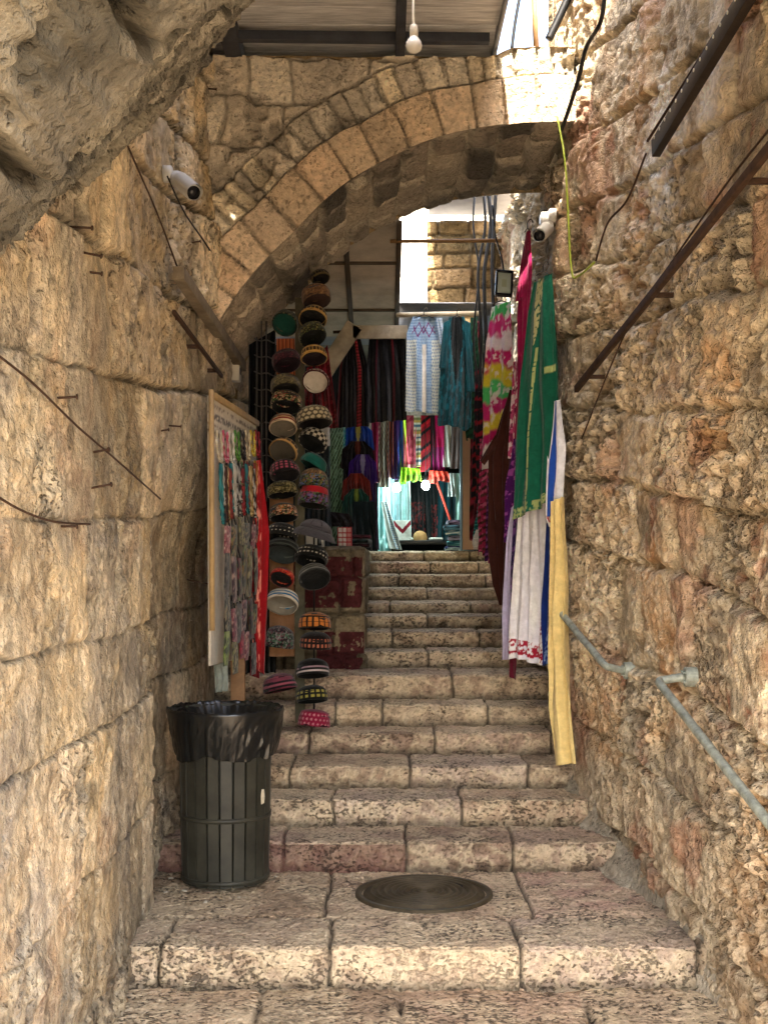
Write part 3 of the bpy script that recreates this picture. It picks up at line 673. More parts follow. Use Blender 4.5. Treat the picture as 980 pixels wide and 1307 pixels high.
# ---------------------------------------------------------------- litter bin
def litter_bin():
    c = (-.728, 5.765, .008)
    root = thing('litter_bin', 'dark green slatted litter bin with a black bag liner', 'litter bin', c)
    gm = mat('bin_paint', tuple(S('#33322a')), rough=.5, var=.5, vscale=7, bump=.2, bscale=40, dist=.003)
    n = 22
    for k in range(n):
        a = 2*math.pi*k/n; r0, r1 = .192, .205
        pts = []
        for z, r in ((.02, r0), (.30, r0+.008), (.62, r1), (.72, r1+.02), (.775, r1+.045)):
            pts.append((r, z))
        V = []; w = .0243
        for r, z in pts:
            for (dr, dt) in ((-.004, -w), (.004, -w), (.004, w), (-.004, w)):
                x = (r+dr); V.append((c[0]+x*math.cos(a)-dt*math.sin(a), c[1]+x*math.sin(a)+dt*math.cos(a), c[2]+z))
        Fc = [[3, 2, 1, 0]]
        for i in range(len(pts)-1):
            for q in range(4): Fc.append([i*4+q, i*4+(q+1) % 4, i*4+4+(q+1) % 4, i*4+4+q])
        Fc.append([len(V)-4, len(V)-3, len(V)-2, len(V)-1])
        build('slat', (np.array(V), Fc), gm, root, smooth=False)
    ringz = lambda z, r, h: lathe([(r-.003, z), (r+.007, z), (r+.007, z+h), (r-.003, z+h), (r-.003, z)], 44, c)
    build('hoop', ringz(.31, .203, .02), gm, root); build('hoop', ringz(.03, .197, .02), gm, root)
    build('rim', tube([(c[0]+.252*math.cos(2*math.pi*k/44), c[1]+.252*math.sin(2*math.pi*k/44), c[2]+.785) for k in range(44)], .011, 8, True), gm, root)
    build('inner_drum', lathe([(0, .03), (.178, .03), (.184, .62), (.2, .74)], 40, c), mat('bin_inside', tuple(S('#1c1d16')), rough=.7), root)
    bag = mat('black_bag', (.007, .008, .008), rough=.27, spec=.5)
    nu, nv = 260, 80; A = np.linspace(0, 2*math.pi, nu); T = np.linspace(0, 1, nv); AA, TT = np.meshgrid(A, T)
    cs, sn = np.cos(AA), np.sin(AA)
    # inside -> over the rim -> hanging skirt outside
    hang = .205+.03*(fbm(cs*2+3, sn*2+3, 3, 8)-.5)*2
    r = np.where(TT < .35, .15+(.25-.15)*(TT/.35), np.where(TT < .45, .25+.020*np.sin((TT-.35)/.1*math.pi/2), .270-.045*((TT-.45)/.55)))
    z = np.where(TT < .35, .60+.195*(TT/.35)**.6, np.where(TT < .45, .795+.010*np.sin((TT-.35)/.1*math.pi), .795-hang*((TT-.45)/.55)))
    wr = (ridge(cs*5+9+TT*.6, sn*5+9, 4, 3)-.5)
    amp = np.where(TT > .45, .020*sst(.45, .75, TT), .02*sst(.35, 0, TT)); w2 = ridge(np.arctan2(sn, cs)*3.2+TT*2.2, TT*2.0+cs*2, 3, 9)-.5; r = r+wr*amp+w2*.014*sst(.42, .6, TT)+.003*np.sin(AA*23+TT*6)*sst(.5, 1, TT)
    z = z+np.where(TT < .42, .02*wr, 0)
    V = np.stack([c[0]+r*cs, c[1]+r*sn, c[2]+z], -1).reshape(-1, 3)
    build('bag_liner', (V, gridf(nu, nv)), bag, root)
    # torn paper label on the right slat
    a = math.radians(-30); pp = Vector((c[0]+.209*math.cos(a), c[1]+.209*math.sin(a), c[2]+.41))
    sv_ = []
    for (dx, dz) in ((-.012, -.03), (.010, -.026), (.014, .0), (.009, .035), (-.008, .038), (-.014, .01)):
        sv_.append((pp.x-math.sin(a)*dx, pp.y+math.cos(a)*dx, pp.z+dz))
    nb = Vector((math.cos(a), math.sin(a), 0))*.0015
    V2 = sv_+[tuple(Vector(q)+nb) for q in sv_]; n6 = 6
    build('torn_sticker', (np.array(V2), [list(range(6))[::-1], list(range(6, 12))]+[[i, (i+1) % 6, 6+(i+1) % 6, 6+i] for i in range(6)]), mat('sticker_paper', tuple(S('#cfc6ae')), rough=.7, var=.3, vscale=60), root, smooth=False)
litter_bin()

# ---------------------------------------------------------------- handrails
rail = mat('rail_paint', tuple(S('#a3aa9f')), rough=.5, metal=.2, var=.45, vscale=26, bump=.15, bscale=60, dist=.002)
def handrail(label, pts, wallp, name='handrail'):
    root = thing(name, label, 'handrail', tuple(wallp))
    build('rail', tube(smooth_path(pts, 5), .017, 12), rail, root)
    w = Vector(wallp)
    build('flange', tube([w+Vector((.05, 0, 0)), w+Vector((.006, 0, 0)), w+Vector((.002, 0, 0))], [.040, .040, .036], 20), rail, root, smooth=False)
    for a in (.8, 2.4, 3.9, 5.5): build('bolt', tube([w+Vector((.004, .028*math.cos(a), .028*math.sin(a))), w+Vector((-.006, .028*math.cos(a), .028*math.sin(a)))], .006, 6), rail, root)
w = on_right(872, 864, .012); b = P(839, 869, 5.02); e = P(980, 1050, 3.82)
d = (e-b).normalized()
handrail('sloping green handrail nearest the camera, bent into wall flange at its top', [w, w+(b-w)*.6, w+(b-w)*.88, b+d*.03, b+d*.12, b+d*.5, e, e+d*.8], w)
w = on_right(795, 856, .012); b = P(772, 850, 5.75); e = P(716, 783, 6.45); d = (e-b).normalized()
handrail('short green handrail coming out from behind the yellow cloth', [w, w+(b-w)*.6, w+(b-w)*.88, b+d*.03, b+d*.12, b+d*.4, e, e+d*.03], w)

# ---------------------------------------------------------------- iron bars and channel on the walls
rust = mat('rusty_iron', tuple(S('#4a372b')), rough=.75, metal=.3, var=.4, vscale=25, bump=.4, bscale=80, dist=.003)
def wallbar(name, label, cat, a, b, w, h, m, brk=True):
    root = thing(name, label, cat, tuple(a))
    build('bar', beam(a, b, w, h, .002), m, root)
    if brk:
        for t in (.08, .5, .9):
            p = Vector(a).lerp(Vector(b), t); s = 1 if p.x > 0 else -1
            build('bracket', beam(p, p+Vector((s*.09, 0, 0)), .02, .02, .002), m, root)
    return root
a = on_right(735, 497, .05); b = on_right(985, 184, .05)
wallbar('iron_bar', 'rusty flat iron bar running diagonally along the pitted wall', 'bar', a, b, .022, .034, rust)
a = on_right(836, 190, .05); b = on_right(958, -14, .05)
ch = thing('cable_channel', 'dark perforated metal cable channel high on the pitted wall', 'cable channel', tuple(a))
build('channel', beam(a, b, .035, .075, .003), mat('dark_steel', tuple(S('#3c332c')), rough=.6, metal=.5, var=.3, vscale=12), ch)
hol = [];
for k in range(15):
    p = a.lerp(b, (k+.6)/15); hol.append(tube([p+Vector((-.014, 0, .026)), p+Vector((-.0195, 0, .026))], .0075, 8))
for hg_ in hol: build('punched_hole', hg_, mat('hole_rim', tuple(S('#d8d2c0')), rough=.4, metal=.5), ch)
a = on_left(228, 348, .07); b = on_left(309, 468, .06)
tim = mat('weathered_timber', tuple(S('#7b6f5c')), rough=.85, var=.4, vscale=10, bump=.4, bscale=40)
wallbar('timber_batten', 'weathered timber batten fixed along the wall under arch springing', 'batten', a, b, .05, .06, tim)
a = on_left(152, 300, .05); b = on_left(283, 480, .05)
wallbar('iron_bar', 'thin rusty rod on the tan wall below the timber batten', 'bar', on_left(222, 398, .04), b, .016, .02, rust)

# junction box
bx = thing('junction_box', 'small white electrical box under the arch springing', 'junction box', tuple(on_left(297, 476, .02)))
pb = on_left(297, 476, .02)
build('case', box((pb.x+.02, pb.y, pb.z), (.05, .10, .10), .006), mat('white_plastic', tuple(S('#cfc8b8')), rough=.45, var=.1), bx)
build('socket', box((pb.x+.047, pb.y, pb.z+.01), (.004, .04, .04), .002), mat('dark_plastic', tuple(S('#2a2a2a')), rough=.5), bx)

# ---------------------------------------------------------------- security cameras
wp = mat('camera_white', tuple(S('#c9c7c0')), rough=.4, var=.06, vscale=10); bp_ = mat('camera_black', (.012, .012, .014), rough=.25)
def bullet(label, base, mid, tip, r, wallx):
    root = thing('security_camera', label, 'camera', tuple(base))
    base, mid, tip = Vector(base), Vector(mid), Vector(tip); s = Vector((wallx, 0, 0))
    build('wall_plate', tube([base+s*.02, base-s*.012, base-s*.02], [r*1.05, r*1.05, r*.8], 16), wp, root)
    build('arm', tube(smooth_path([base-s*.01, base-s*.05, (base+mid)/2, mid], 4), r*.38, 10), wp, root)
    ax = (tip-mid).normalized()
    bd = build('body', tube([mid-ax*r*1.0, mid-ax*r*.9, mid-ax*.0, tip-ax*.006, tip], [r*.6, r*.95, r, r, r*.93], 20), wp, root)
    WL[bd] = WL[root]
    build('lens', tube([tip-ax*.002, tip+ax*.004], r*.86, 20), bp_, bd)
    build('visor', tube([mid+ax*.02+Vector((0, 0, r*.25)), tip+ax*.022+Vector((0, 0, r*.25))], r*1.02, 20, cap=False), wp, bd)
    return root
bs = on_left(215, 222, .015)
bullet('white bullet camera on the left wall pointing up the stairs', bs, P(229, 231, bs.y-.03), P(247, 246, bs.y-.16), .036, -1)
bs = on_right(700, 272, .02); bs = Vector((.93, 6.95, P(697, 275, 6.95).z))
bullet('white bullet camera on the right wall beneath the arch', bs, P(697, 293, 6.95), P(688, 301, 6.78), .036, 1)
build('camera_box', box(tuple(P(697, 283, 6.98)), (.07, .09, .09), .008), wp, None, 'square white camera mounting box under the arch on the pitted wall', 'mounting box')

# ---------------------------------------------------------------- hanging bulb under the awning
p = P(528, 56, 5.95)
bl = thing('light_bulb', 'bare unlit white bulb hanging on a white cord from the awning', 'bulb', tuple(p))
build('globe', lathe([(0, -.046), (.018, -.043), (.034, -.029), (.039, -.009), (.035, .009), (.023, .026), (.015, .038)], 28, p), mat('bulb_glass', tuple(S('#e9e4d8')), rough=.15, spec=.6), bl)
build('socket', lathe([(.015, .034), (.020, .038), (.020, .075), (.016, .088), (.006, .095), (0, .095)], 20, p), mat('socket_white', tuple(S('#d5cdbb')), rough=.4), bl)
build('cord', tube(smooth_path([p+Vector((0, 0, .09)), p+Vector((-.003, 0, .16)), p+Vector((.0, .02, .26))], 6), .006, 8), mat('socket_white'), bl)

# ---------------------------------------------------------------- flood light
def flood():
    c = P(643, 362, 8.0); root = thing('flood_light', 'black framed square LED flood light beside tie-dyed dress', 'flood light', tuple(c))
    R = Matrix.Translation(c) @ Matrix.Rotation(math.radians(4), 4, 'Y') @ Matrix.Rotation(math.radians(-12), 4, 'X')
    w, h, t = .112, .172, .014
    fr = join(box((-w/2+t/2, 0, 0), (t, .04, h), .003), box((w/2-t/2, 0, 0), (t, .04, h), .003), box((0, 0, h/2-t/2), (w-2*t+.002, .039, t), .003), box((0, 0, -h/2+t/2), (w-2*t+.002, .039, t), .003), box((0, .025, 0), (w*.9, .03, h*.9), .004))
    build('housing', xf(fr, R), bp_, root)
    build('glass', xf(box((0, -.004, 0), (w-2*t, .006, h-2*t), .001), R), mat('lamp_glass', tuple(S('#c3d2c8')), rough=.15, spec=.6), root)
    build('led_plate', xf(box((0, -.0085, 0), (.030, .002, .05), .0005), R), mat('led_yellow', tuple(S('#aebba0')), rough=.4), root)
    build('bracket', tube([R @ Vector((-w/2, .01, 0)), R @ Vector((-w/2, .07, .02)), R @ Vector((w/2, .07, .02)), R @ Vector((w/2, .01, 0))], .006, 6), bp_, root)
    build('cable', tube(smooth_path([R @ Vector((0, .04, h/2)), P(640, 330, 8.05), P(632, 300, 8.1), P(628, 262, 8.1)], 5), .006, 6), bp_, root)
flood()

# ---------------------------------------------------------------- cables and wires
blk = mat('black_cable', (.012, .012, .012), rough=.5)
def cable(label, pts, r, m, name='cable'):
    return build(name, tube(smooth_path(pts, 8), r, 8), m, None, label, 'wire' if name == 'wire' else 'cable')
cable('black cable swinging down beside the right end of the arch', [on_right(772, -12, .03), on_right(766, 28, .03), on_right(748, 60, .03), on_right(738, 100, .03), on_right(722, 150, .04), on_right(714, 170, .05)], .011, blk)
cable('thick black pipe leaning over the right end of the arch', [P(700, 50, 6.85), P(712, 25, 6.85), P(727, -8, 6.85)], .022, blk, 'pipe')
cable('thin dark wire hanging in the bright gap above the arch', [P(653, 62, 7.3), P(657, 30, 7.3), P(664, -10, 7.3)], .010, blk, 'wire')
yg = mat('earth_wire', tuple(S('#9fae3c')), rough=.5)
cable('yellow green earth wire looping down the pitted wall', [P(711, 150, 6.63), on_right(720, 200, .06), on_right(724, 260, .06), on_right(729, 345, .06), on_right(738, 352, .05), on_right(758, 335, .05)], .0055, yg, 'wire')
cable('brown wire climbing from the loop to the cable channel', [on_right(760, 333, .05), on_right(775, 285, .05), on_right(800, 255, .05), on_right(824, 196, .05)], .005, rust, 'wire')
for k, (x0, x1, xm, r, dd) in enumerate(((616, 610, 619, .010, 9.0), (622, 618, 626, .013, 8.9), (633, 628, 630, .012, 8.8), (606, 611, 604, .007, 9.1))):
    lab = ['black cable running down left of the flood light behind the bar', 'thickest black cable next to the tie-dyed dress', 'black cable passing just behind the flood light', 'thinnest black cable at the edge of the old vault'][k]
    cable(lab, [P(x0, 238, dd), P(xm, 290, dd), P(x1, 350, dd), P(x0-2, 430, dd), P(x1+1, 500, dd)], r, blk)
cable('long rusty wire sagging across the tan wall', [on_left(-20, 440, .03), on_left(40, 487, .03), on_left(100, 545, .03), on_left(150, 588, .03), on_left(205, 637, .03)], .0035, rust, 'wire')
cable('short rusty wire ending at a nail on the tan wall', [on_left(-20, 622, .03), on_left(25, 650, .03), on_left(70, 666, .03), on_left(115, 669, .03)], .0035, rust, 'wire')
cable('thin dark wire running from the white camera down to the batten', [on_left(214, 225, .03), on_left(235, 270, .03), on_left(262, 310, .03), on_left(285, 345, .03)], .004, blk, 'wire')
cable('dark wire on the tan wall up to the grey vault', [on_left(125, 95, .05), on_left(165, 190, .04), on_left(200, 270, .04), on_left(228, 345, .04)], .004, rust, 'wire')
cable('thin wire sagging below the rusty flat bar', [on_right(742, 560, .03), on_right(800, 420, .04), on_right(860, 330, .04), on_right(930, 230, .04), on_right(985, 160, .04)], .004, rust, 'wire')
cable('thin twin wire above the perforated channel', [on_right(826, 180, .05), on_right(870, 110, .05), on_right(945, -10, .05)], .006, rust, 'wire')

# ---------------------------------------------------------------- nails
rng = random.Random(3)
nails = [(97, 290), (105, 322), (112, 347), (263, 113), (275, 238), (243, 310), (72, 508), (78, 672), (121, 577), (198, 551), (212, 543), (117, 623), (250, 742)]
for (px, py) in nails:
    w = on_left(px, py, .0); L = rng.uniform(.045, .075); dv = Vector((1, rng.uniform(-.4, .1), rng.uniform(-.25, .2))).normalized()
    build('iron_nail', join(tube([w-dv*.05, w+dv*L], .0042, 6), tube([w+dv*L, w+dv*(L+.004)], .0085, 8)), rust, None, 'rusty iron nail sticking out of the tan wall', 'nail', 'nails in the tan wall')
# rods and rails across the alley
pole = mat('pale_pole', tuple(S('#c9bca0')), rough=.6, var=.3, vscale=10)
build('hanging_rail', tube([P(506, 402, 9.35), P(612, 400, 9.2)], .018, 10), pole, None, 'pale pole holding up the blue and teal dresses', 'rail')
build('hanging_rail', tube([P(425, 424, 9.55), P(512, 420, 9.55)], .012, 8), rust, None, 'dark rail behind the pale boards carrying the black dresses', 'rail')
build('hanging_rail', tube([P(498, 308, 8.3), P(640, 307, 8.2)], .013, 8), mat('brown_pole', tuple(S('#8d6b45')), rough=.6, var=.3), None, 'thin brown pole crossing the alley behind the arch', 'rail')
build('wooden_pole', tube([P(684, 62, 7.5), P(681, -10, 7.5)], .018, 8), mat('brown_pole'), None, 'thin brown wooden post standing in the gap above the arch', 'pole')

rng = random.Random(21)
for (px, py) in ((218, 1122), (236, 1138), (262, 1152), (305, 1147), (352, 1120), (212, 1140)):
    dd_ = EYE*F/(py-HY); q = P(px, py, dd_); n6 = 7; V = []; r0 = rng.uniform(.010, .02)
    for zz, k in ((-.004, 1.0), (.004, 1.0), (.009, .55)):
        for i in range(n6): a = 2*math.pi*i/n6; rr = r0*k*(.7+.6*((i*37+px) % 10)/10); V.append((q.x+rr*math.cos(a), q.y+rr*.8*math.sin(a), q.z+zz))
    Fc = [[i, (i+1) % n6, n6+(i+1) % n6, n6+i] for i in range(n6)]+[[n6+i, n6+(i+1) % n6, 2*n6+(i+1) % n6, 2*n6+i] for i in range(n6)]+[list(range(2*n6, 3*n6))]
    build('litter_scrap', (np.array(V), Fc), mat('pale_scrap', tuple(S('#a89f8c')), rough=.8, var=.3), None, 'small pale scrap of litter on the landing around the bin foot', 'litter', 'litter scraps around the bin', smooth=False)
# ---------------------------------------------------------------- cloth
def resample(pl, n):
    a = np.array([tuple(P(x, y, d)) for x, y, d in pl]); s = np.concatenate([[0], np.cumsum(np.linalg.norm(np.diff(a, axis=0), axis=1))])
    t = np.linspace(0, s[-1], n); return np.stack([np.interp(t, s, a[:, k]) for k in range(3)], 1)
_cs = [0]
def cloth(name, L, R, fn, parent=None, label=None, cat=None, group=None, folds=4, amp=.02, nu=56, nv=110, th=.004, hem=.0, topamp=.25, seed=None, kind=None):
    _cs[0] += 1; sd = seed or _cs[0]*7
    a = resample(L, nv); b = resample(R, nv); u = np.linspace(0, 1, nu); v = np.linspace(0, 1, nv)
    UU, VV = np.meshgrid(u, v)
    Q = a[:, None]*(1-UU[..., None])+b[:, None]*UU[..., None]
    w = b-a; w[:, 2] = 0; w /= np.maximum(np.linalg.norm(w, axis=1), 1e-6)[:, None]
    n = np.stack([w[:, 1], -w[:, 0], w[:, 2]*0], 1)
    ph = vn(np.array([sd*1.3]), np.array([.5]), 1)[0]*6
    amp = amp*1.45
    f = .55*np.sin(2*np.pi*(folds*UU+.25*np.sin(2.3*VV+ph))+ph)+1.5*(fbm(UU*folds*1.6+sd, VV*1.6, 3, sd)-.5)+.5*(fbm(UU*folds*3.5+sd, VV*4+UU, 3, sd+2)-.5)
    A = amp*(topamp+(1-topamp)*sst(0, .6, VV))
    Q = Q+n[:, None]*(f*A)[..., None]
    Q[..., 2] += hem*sst(.9, 1, VV)*(vn(UU*6, UU*0, sd)-.5)
    c = fn(UU, VV); c = np.broadcast_to(c, UU.shape+(3,))
    nn = n[:, None]*th+0*Q
    F0 = Q.reshape(-1, 3); B0 = (Q-nn).reshape(-1, 3); N = nu*nv
    f1 = gridf(nu, nv, True); f2 = gridf(nu, nv)+N
    rim = []
    idx = np.arange(N).reshape(nv, nu); loop = np.concatenate([idx[0, :-1], idx[:-1, -1], idx[-1, :0:-1], idx[:0:-1, 0]])
    l2 = np.roll(loop, -1); rim = np.stack([loop, l2, l2+N, loop+N], 1)
    return build(name, (np.concatenate([F0, B0]), np.concatenate([f1, f2, rim])), M_cloth(), parent, label, cat, group, kind, col=np.concatenate([c.reshape(-1, 3)]*2))
# patterns
def H(x): return hexc(x)
def solid(c, v=.12):
    c = H(c); return lambda u, w: c*(1+v*(fbm(u*6, w*9, 3, 3)-.5)[..., None]*2)
def over(base, *layers):
    def f(u, w):
        c = np.broadcast_to(base(u, w), u.shape+(3,))
        for m, col in layers: c = mixc(c, H(col), np.clip(m(u, w), 0, 1))
        return c
    return f
def vstripes(cols, n=1):
    P_ = np.array([H(c) for c in cols]); return lambda u, w: P_[(np.floor(u*len(cols)*n).astype(int)) % len(cols)]
def hstripes(cols, n, slant=0):
    P_ = np.array([H(c) for c in cols]); return lambda u, w: P_[(np.floor((w+slant*u)*n).astype(int)) % len(cols)]
def band(a, b, ax=1): return lambda u, w: (((w if ax else u) > a) & ((w if ax else u) < b)).astype(float)
def noise_m(su, sv_, th, s=0): return lambda u, w: sst(th, th+.06, fbm(u*su, w*sv_, 3, s))
def dots_m(nu, nv, r=.3):
    def f(u, w):
        b = np.floor(w*nv); x = (u*nu+.5*(b % 2)) % 1-.5; y = (w*nv) % 1-.5
        return (np.hypot(x, y) < r).astype(float)
    return f
def both(a, b): return lambda u, w: a(u, w)*b(u, w)

# ================================================================ rack of necklaces and purses on the left wall
RL = P(268, 505, 6.05); RR = P(327, 542, 7.15)
rdir = Vector((RR.x-RL.x, RR.y-RL.y, 0)); rn = Vector((rdir.y, -rdir.x, 0)).normalized()
def B(u, z, off=0.): return Vector((RL.x+rdir.x*u, RL.y+rdir.y*u, z))+rn*off
def zr(u, py): return EYE-(py-HY)*(RL.y+rdir.y*u)/F
rk = thing('display_board', 'white cloth covered board with beaded trim along its top', 'display board', tuple(B(0, .95)))
def bfn(u, w):
    c = np.broadcast_to(H('#cfc5b3'), u.shape+(3,))
    for w0, w1, cc in ((.02, .035, '#6d5f52'), (.055, .08, '#4c443f'), (.095, .105, '#8a7b6c'), (.118, .14, '#574b45')):
        c = mixc(c, H(cc), ((w > w0) & (w < w1))*sst(.3, .5, vn(u*60, w*90, 3)))
    return c
cloth('cloth_panel', [(268, 505, 6.05), (268, 850, 6.05)], [(327, 542, 7.15), (327, 835, 7.15)], bfn, rk, folds=2, amp=.004, nu=70, nv=120, th=.012)
build('edge_pole', tube([B(-.01, 2.31, .01), B(-.012, 1.15, .015)], .013, 8), mat('bamboo', tuple(S('#b09468')), rough=.6, var=.3), rk)
build('top_lath', beam(B(-.02, 2.29, .01), B(1.0, 2.265, .01), .02, .03), mat('bamboo'), rk)
rng = random.Random(11)
def necklace(u, zt, w, ln, colors, label, r=.011, off=.03):
    r *= .62; w *= 1.25
    pts = []; m = 34
    for k in range(m+1):
        t = k/m*2-1
        pts.append(B(u+w*t*(1-.35*(abs(t) > .85)), zt-ln*(1-abs(t)**2.6), off+.006*math.cos(t*3)))
    rad = [r*(1.25 if k % 2 else .65) for k in range(m+1)]
    g = tube(pts, rad, 7); cv = np.zeros((len(g[0]), 3))
    for k in range(m+1): cv[k*7:(k+1)*7] = H(colors[(k//2) % len(colors)])*.62
    build('bead_necklace', g, M_paint(), None, label, 'necklace', 'bead necklaces on the white board', col=cv)
cols1 = [('cream', ['#d9cbb0', '#efe6d2']), ('pink', ['#c9506c', '#e9a0ae']), ('white', ['#e9e4d8', '#cfc7b8']), ('green', ['#3f7a2c', '#6aa648']), ('black', ['#1d1a1c', '#3d3438']), ('cream', ['#e3d4b5', '#c2b08e']), ('yellow', ['#c9ab2e', '#e0cf6a']), ('crimson', ['#8e1f2e', '#c23a4c'])]
for k, (nm, cc) in enumerate(cols1):
    u = .08+k*.12; zt = zr(u, 545)-.02-.012*k*0
    necklace(u, zt-.01*k*.0, .05, .13+.04*rng.random(), cc, f'short {nm} bead collar in the top row on the white board' + (' beside the pole' if k == 0 else ' by the yellow collar' if k == 5 else ''), .012)
cols2 = [('brown', ['#5a4634', '#8a7660']), ('black', ['#191719', '#4a4448']), ('silver', ['#8f8f8e', '#c3c2bd']), ('green', ['#2e5030', '#7b8c55']), ('maroon', ['#5b1a24', '#8f3a44']), ('grey', ['#55504d', '#8e8883']), ('yellow', ['#b99a36', '#8a6d20'])]
for k, (nm, cc) in enumerate(cols2):
    u = .12+k*.125
    necklace(u, zr(u, 588), .045, .12+.04*rng.random(), cc, f'curved {nm} bead necklace in the second row of the board', .010, .035)
cols3 = [('teal', ['#1f6f78', '#3f9aa0']), ('dark brown', ['#4b2a22', '#2d1c18']), ('coral red', ['#9c3f36', '#7a2c28']), ('pearl white', ['#d8d2c6', '#b7b0a2']), ('silver and black', ['#b8b4ac', '#1e1c1e']), ('deep red', ['#7d1a20', '#a5333a']),
         ('turquoise', ['#2b7f86', '#1d5e68']), ('cream and gold', ['#d8c48e', '#8d7642']), ('black and white', ['#222022', '#d5d0c6']), ('amber', ['#a8742e', '#d3a860']), ('grey stone', ['#6e6a66', '#9a958e'])]
for k, (nm, cc) in enumerate(cols3):
    u = .06+k*.088
    necklace(u+.045, zr(u, 590+4*(k % 2)), .018, .20+.07*rng.random(), cols3[(k*4+3) % 11][1], f'shorter {cols3[(k*4+3) % 11][0]} bead strand just right of the long {nm} one', .011, .04)
    necklace(u, zr(u, 592+3*(k % 3)), .022, .24+.05*rng.random(), cc, f'long hanging {nm} bead necklace reaching to the purses', .011, .045)
# purses
def purse(u, zt, w, h, fn, label, flap=True):
    root = thing('cloth_purse', label, 'purse', tuple(B(u, zt-h, .06)), 'embroidered purses on the white board')
    nu, nv = 18, 24; a, b = np.meshgrid(np.linspace(0, 1, nu), np.linspace(0, 1, nv))
    puff = .010*(np.sin(np.pi*a)*np.sin(np.pi*np.clip(b*.9+.1, 0, 1)))**.5
    tilt = rng.uniform(-.04, .04)
    def surf(sg):
        Q = np.array([[tuple(B(u+w*(a[j, i]-.5)+tilt*(b[j, i]), zt-h*b[j, i], .055+sg*puff[j, i]*(1 if sg > 0 else .6))) for i in range(nu)] for j in range(nv)])
        return Q.reshape(-1, 3)
    c = np.broadcast_to(fn(a, b), a.shape+(3,)).reshape(-1, 3)*.75
    V = np.concatenate([surf(1), surf(-1)]); f = np.concatenate([gridf(nu, nv, True), gridf(nu, nv)+nu*nv])
    build('bag', (V, f), M_cloth(), root, col=np.concatenate([c, c]))
    build('strap', tube(smooth_path([B(u-w*.4, zt-.01, .055), B(u-w*.1, zt+.055, .045), B(u+w*.1, zt+.055, .045), B(u+w*.4, zt-.01, .055)], 4), .0045, 6), mat('black_strap', (.02, .018, .018), rough=.8), root)
def emb(bg, *fg):
    return lambda u, w: over(solid(bg, .3), *[(noise_m(7, 9, .56, 5+9*i+rng.randrange(99)), f) for i, f in enumerate(fg)])(u, w)
palettes = [('black floral', '#17151a', '#7a3a3e', '#6a7a45'), ('pink floral', '#8d4656', '#c9a39a', '#4a2a34'), ('dark green', '#1d2a20', '#7b8a58', '#8a6a3a'), ('grey paisley', '#2b2a2c', '#86827a', '#5a5552'), ('olive', '#343222', '#8d8a52', '#a59a72'), ('plum', '#3a2230', '#8a5a70', '#b59a90'), ('charcoal', '#1a1a1c', '#5f6a62', '#94886e')]
rows = [(664, .10, .15, 6, 'top purse row'), (702, .085, .25, 7, 'second purse row'), (768, .085, .20, 7, 'third purse row'), (812, .09, .18, 6, 'bottom purse row')]
for ri, (py, w, h, n, rowname) in enumerate(rows):
    for k in range(n):
        u = .09+(k+.1*rng.random())*(.86/n)+.03; pn = palettes[(k*2+ri*3) % 7]
        if ri == 0 and k == 0: pn = ('pale pink', '#b56a70', '#e0c0b4', '#7a2f3c')
        if ri == 3 and k == 0: pn = ('lime green', '#2a3a18', '#7f9a35', '#a0b060')
        if ri == 3 and k == 2: pn = ('crimson', '#8e1830', '#b5304a', '#6a1022')
        side = ['nearest the pole', 'second from the pole', 'third from the pole', 'fourth from the pole', 'fifth from the pole', 'sixth from the pole', 'farthest from the pole'][k]
        purse(u, zr(u, py)-rng.uniform(-.03, .04), w*rng.uniform(.95, 1.35), h*rng.uniform(.8, 1.15), emb(pn[1], pn[2], pn[3]), f'{pn[0]} embroidered purse, {side} in the {rowname}')
# red scarf, cloth ends and post below the board
cloth('scarf', [(327, 588, 6.98), (321, 690, 6.9), (320, 780, 6.88), (325, 852, 6.88)], [(333, 586, 7.0), (344, 680, 6.92), (341, 780, 6.9), (338, 862, 6.9)],
      over(solid('#8e0b14', .3), (both(noise_m(9, 30, .56, 3), band(0, .6, 0)), '#d98a76')), None, 'long bright red printed scarf hanging beside the purse board', 'scarf', folds=2, amp=.012, nu=30)
cloth('scarf', [(318, 800, 7.15), (319, 862, 7.14)], [(330, 798, 7.18), (331, 866, 7.16)], solid('#7b1d26', .3), None, 'dull dark red cloth end below the purse board', 'scarf', folds=2, amp=.01, nu=24, nv=40)
cloth('cloth_end', [(273, 846, 6.3), (275, 884, 6.3)], [(291, 846, 6.34), (291, 882, 6.34)], solid('#8f9488', .2), None, 'pale grey cloth hanging under the purse board behind the bin', 'cloth', folds=2, amp=.008, nu=24, nv=40)
a = P(304, 845, 6.62); build('wooden_post', beam((a.x, a.y, .3), (a.x, a.y, a.z+.1), .075, .03), mat('plain_plank', tuple(S('#8d6a48')), rough=.7, var=.3, vscale=12), None, 'brown wooden plank standing behind the litter bin', 'post')

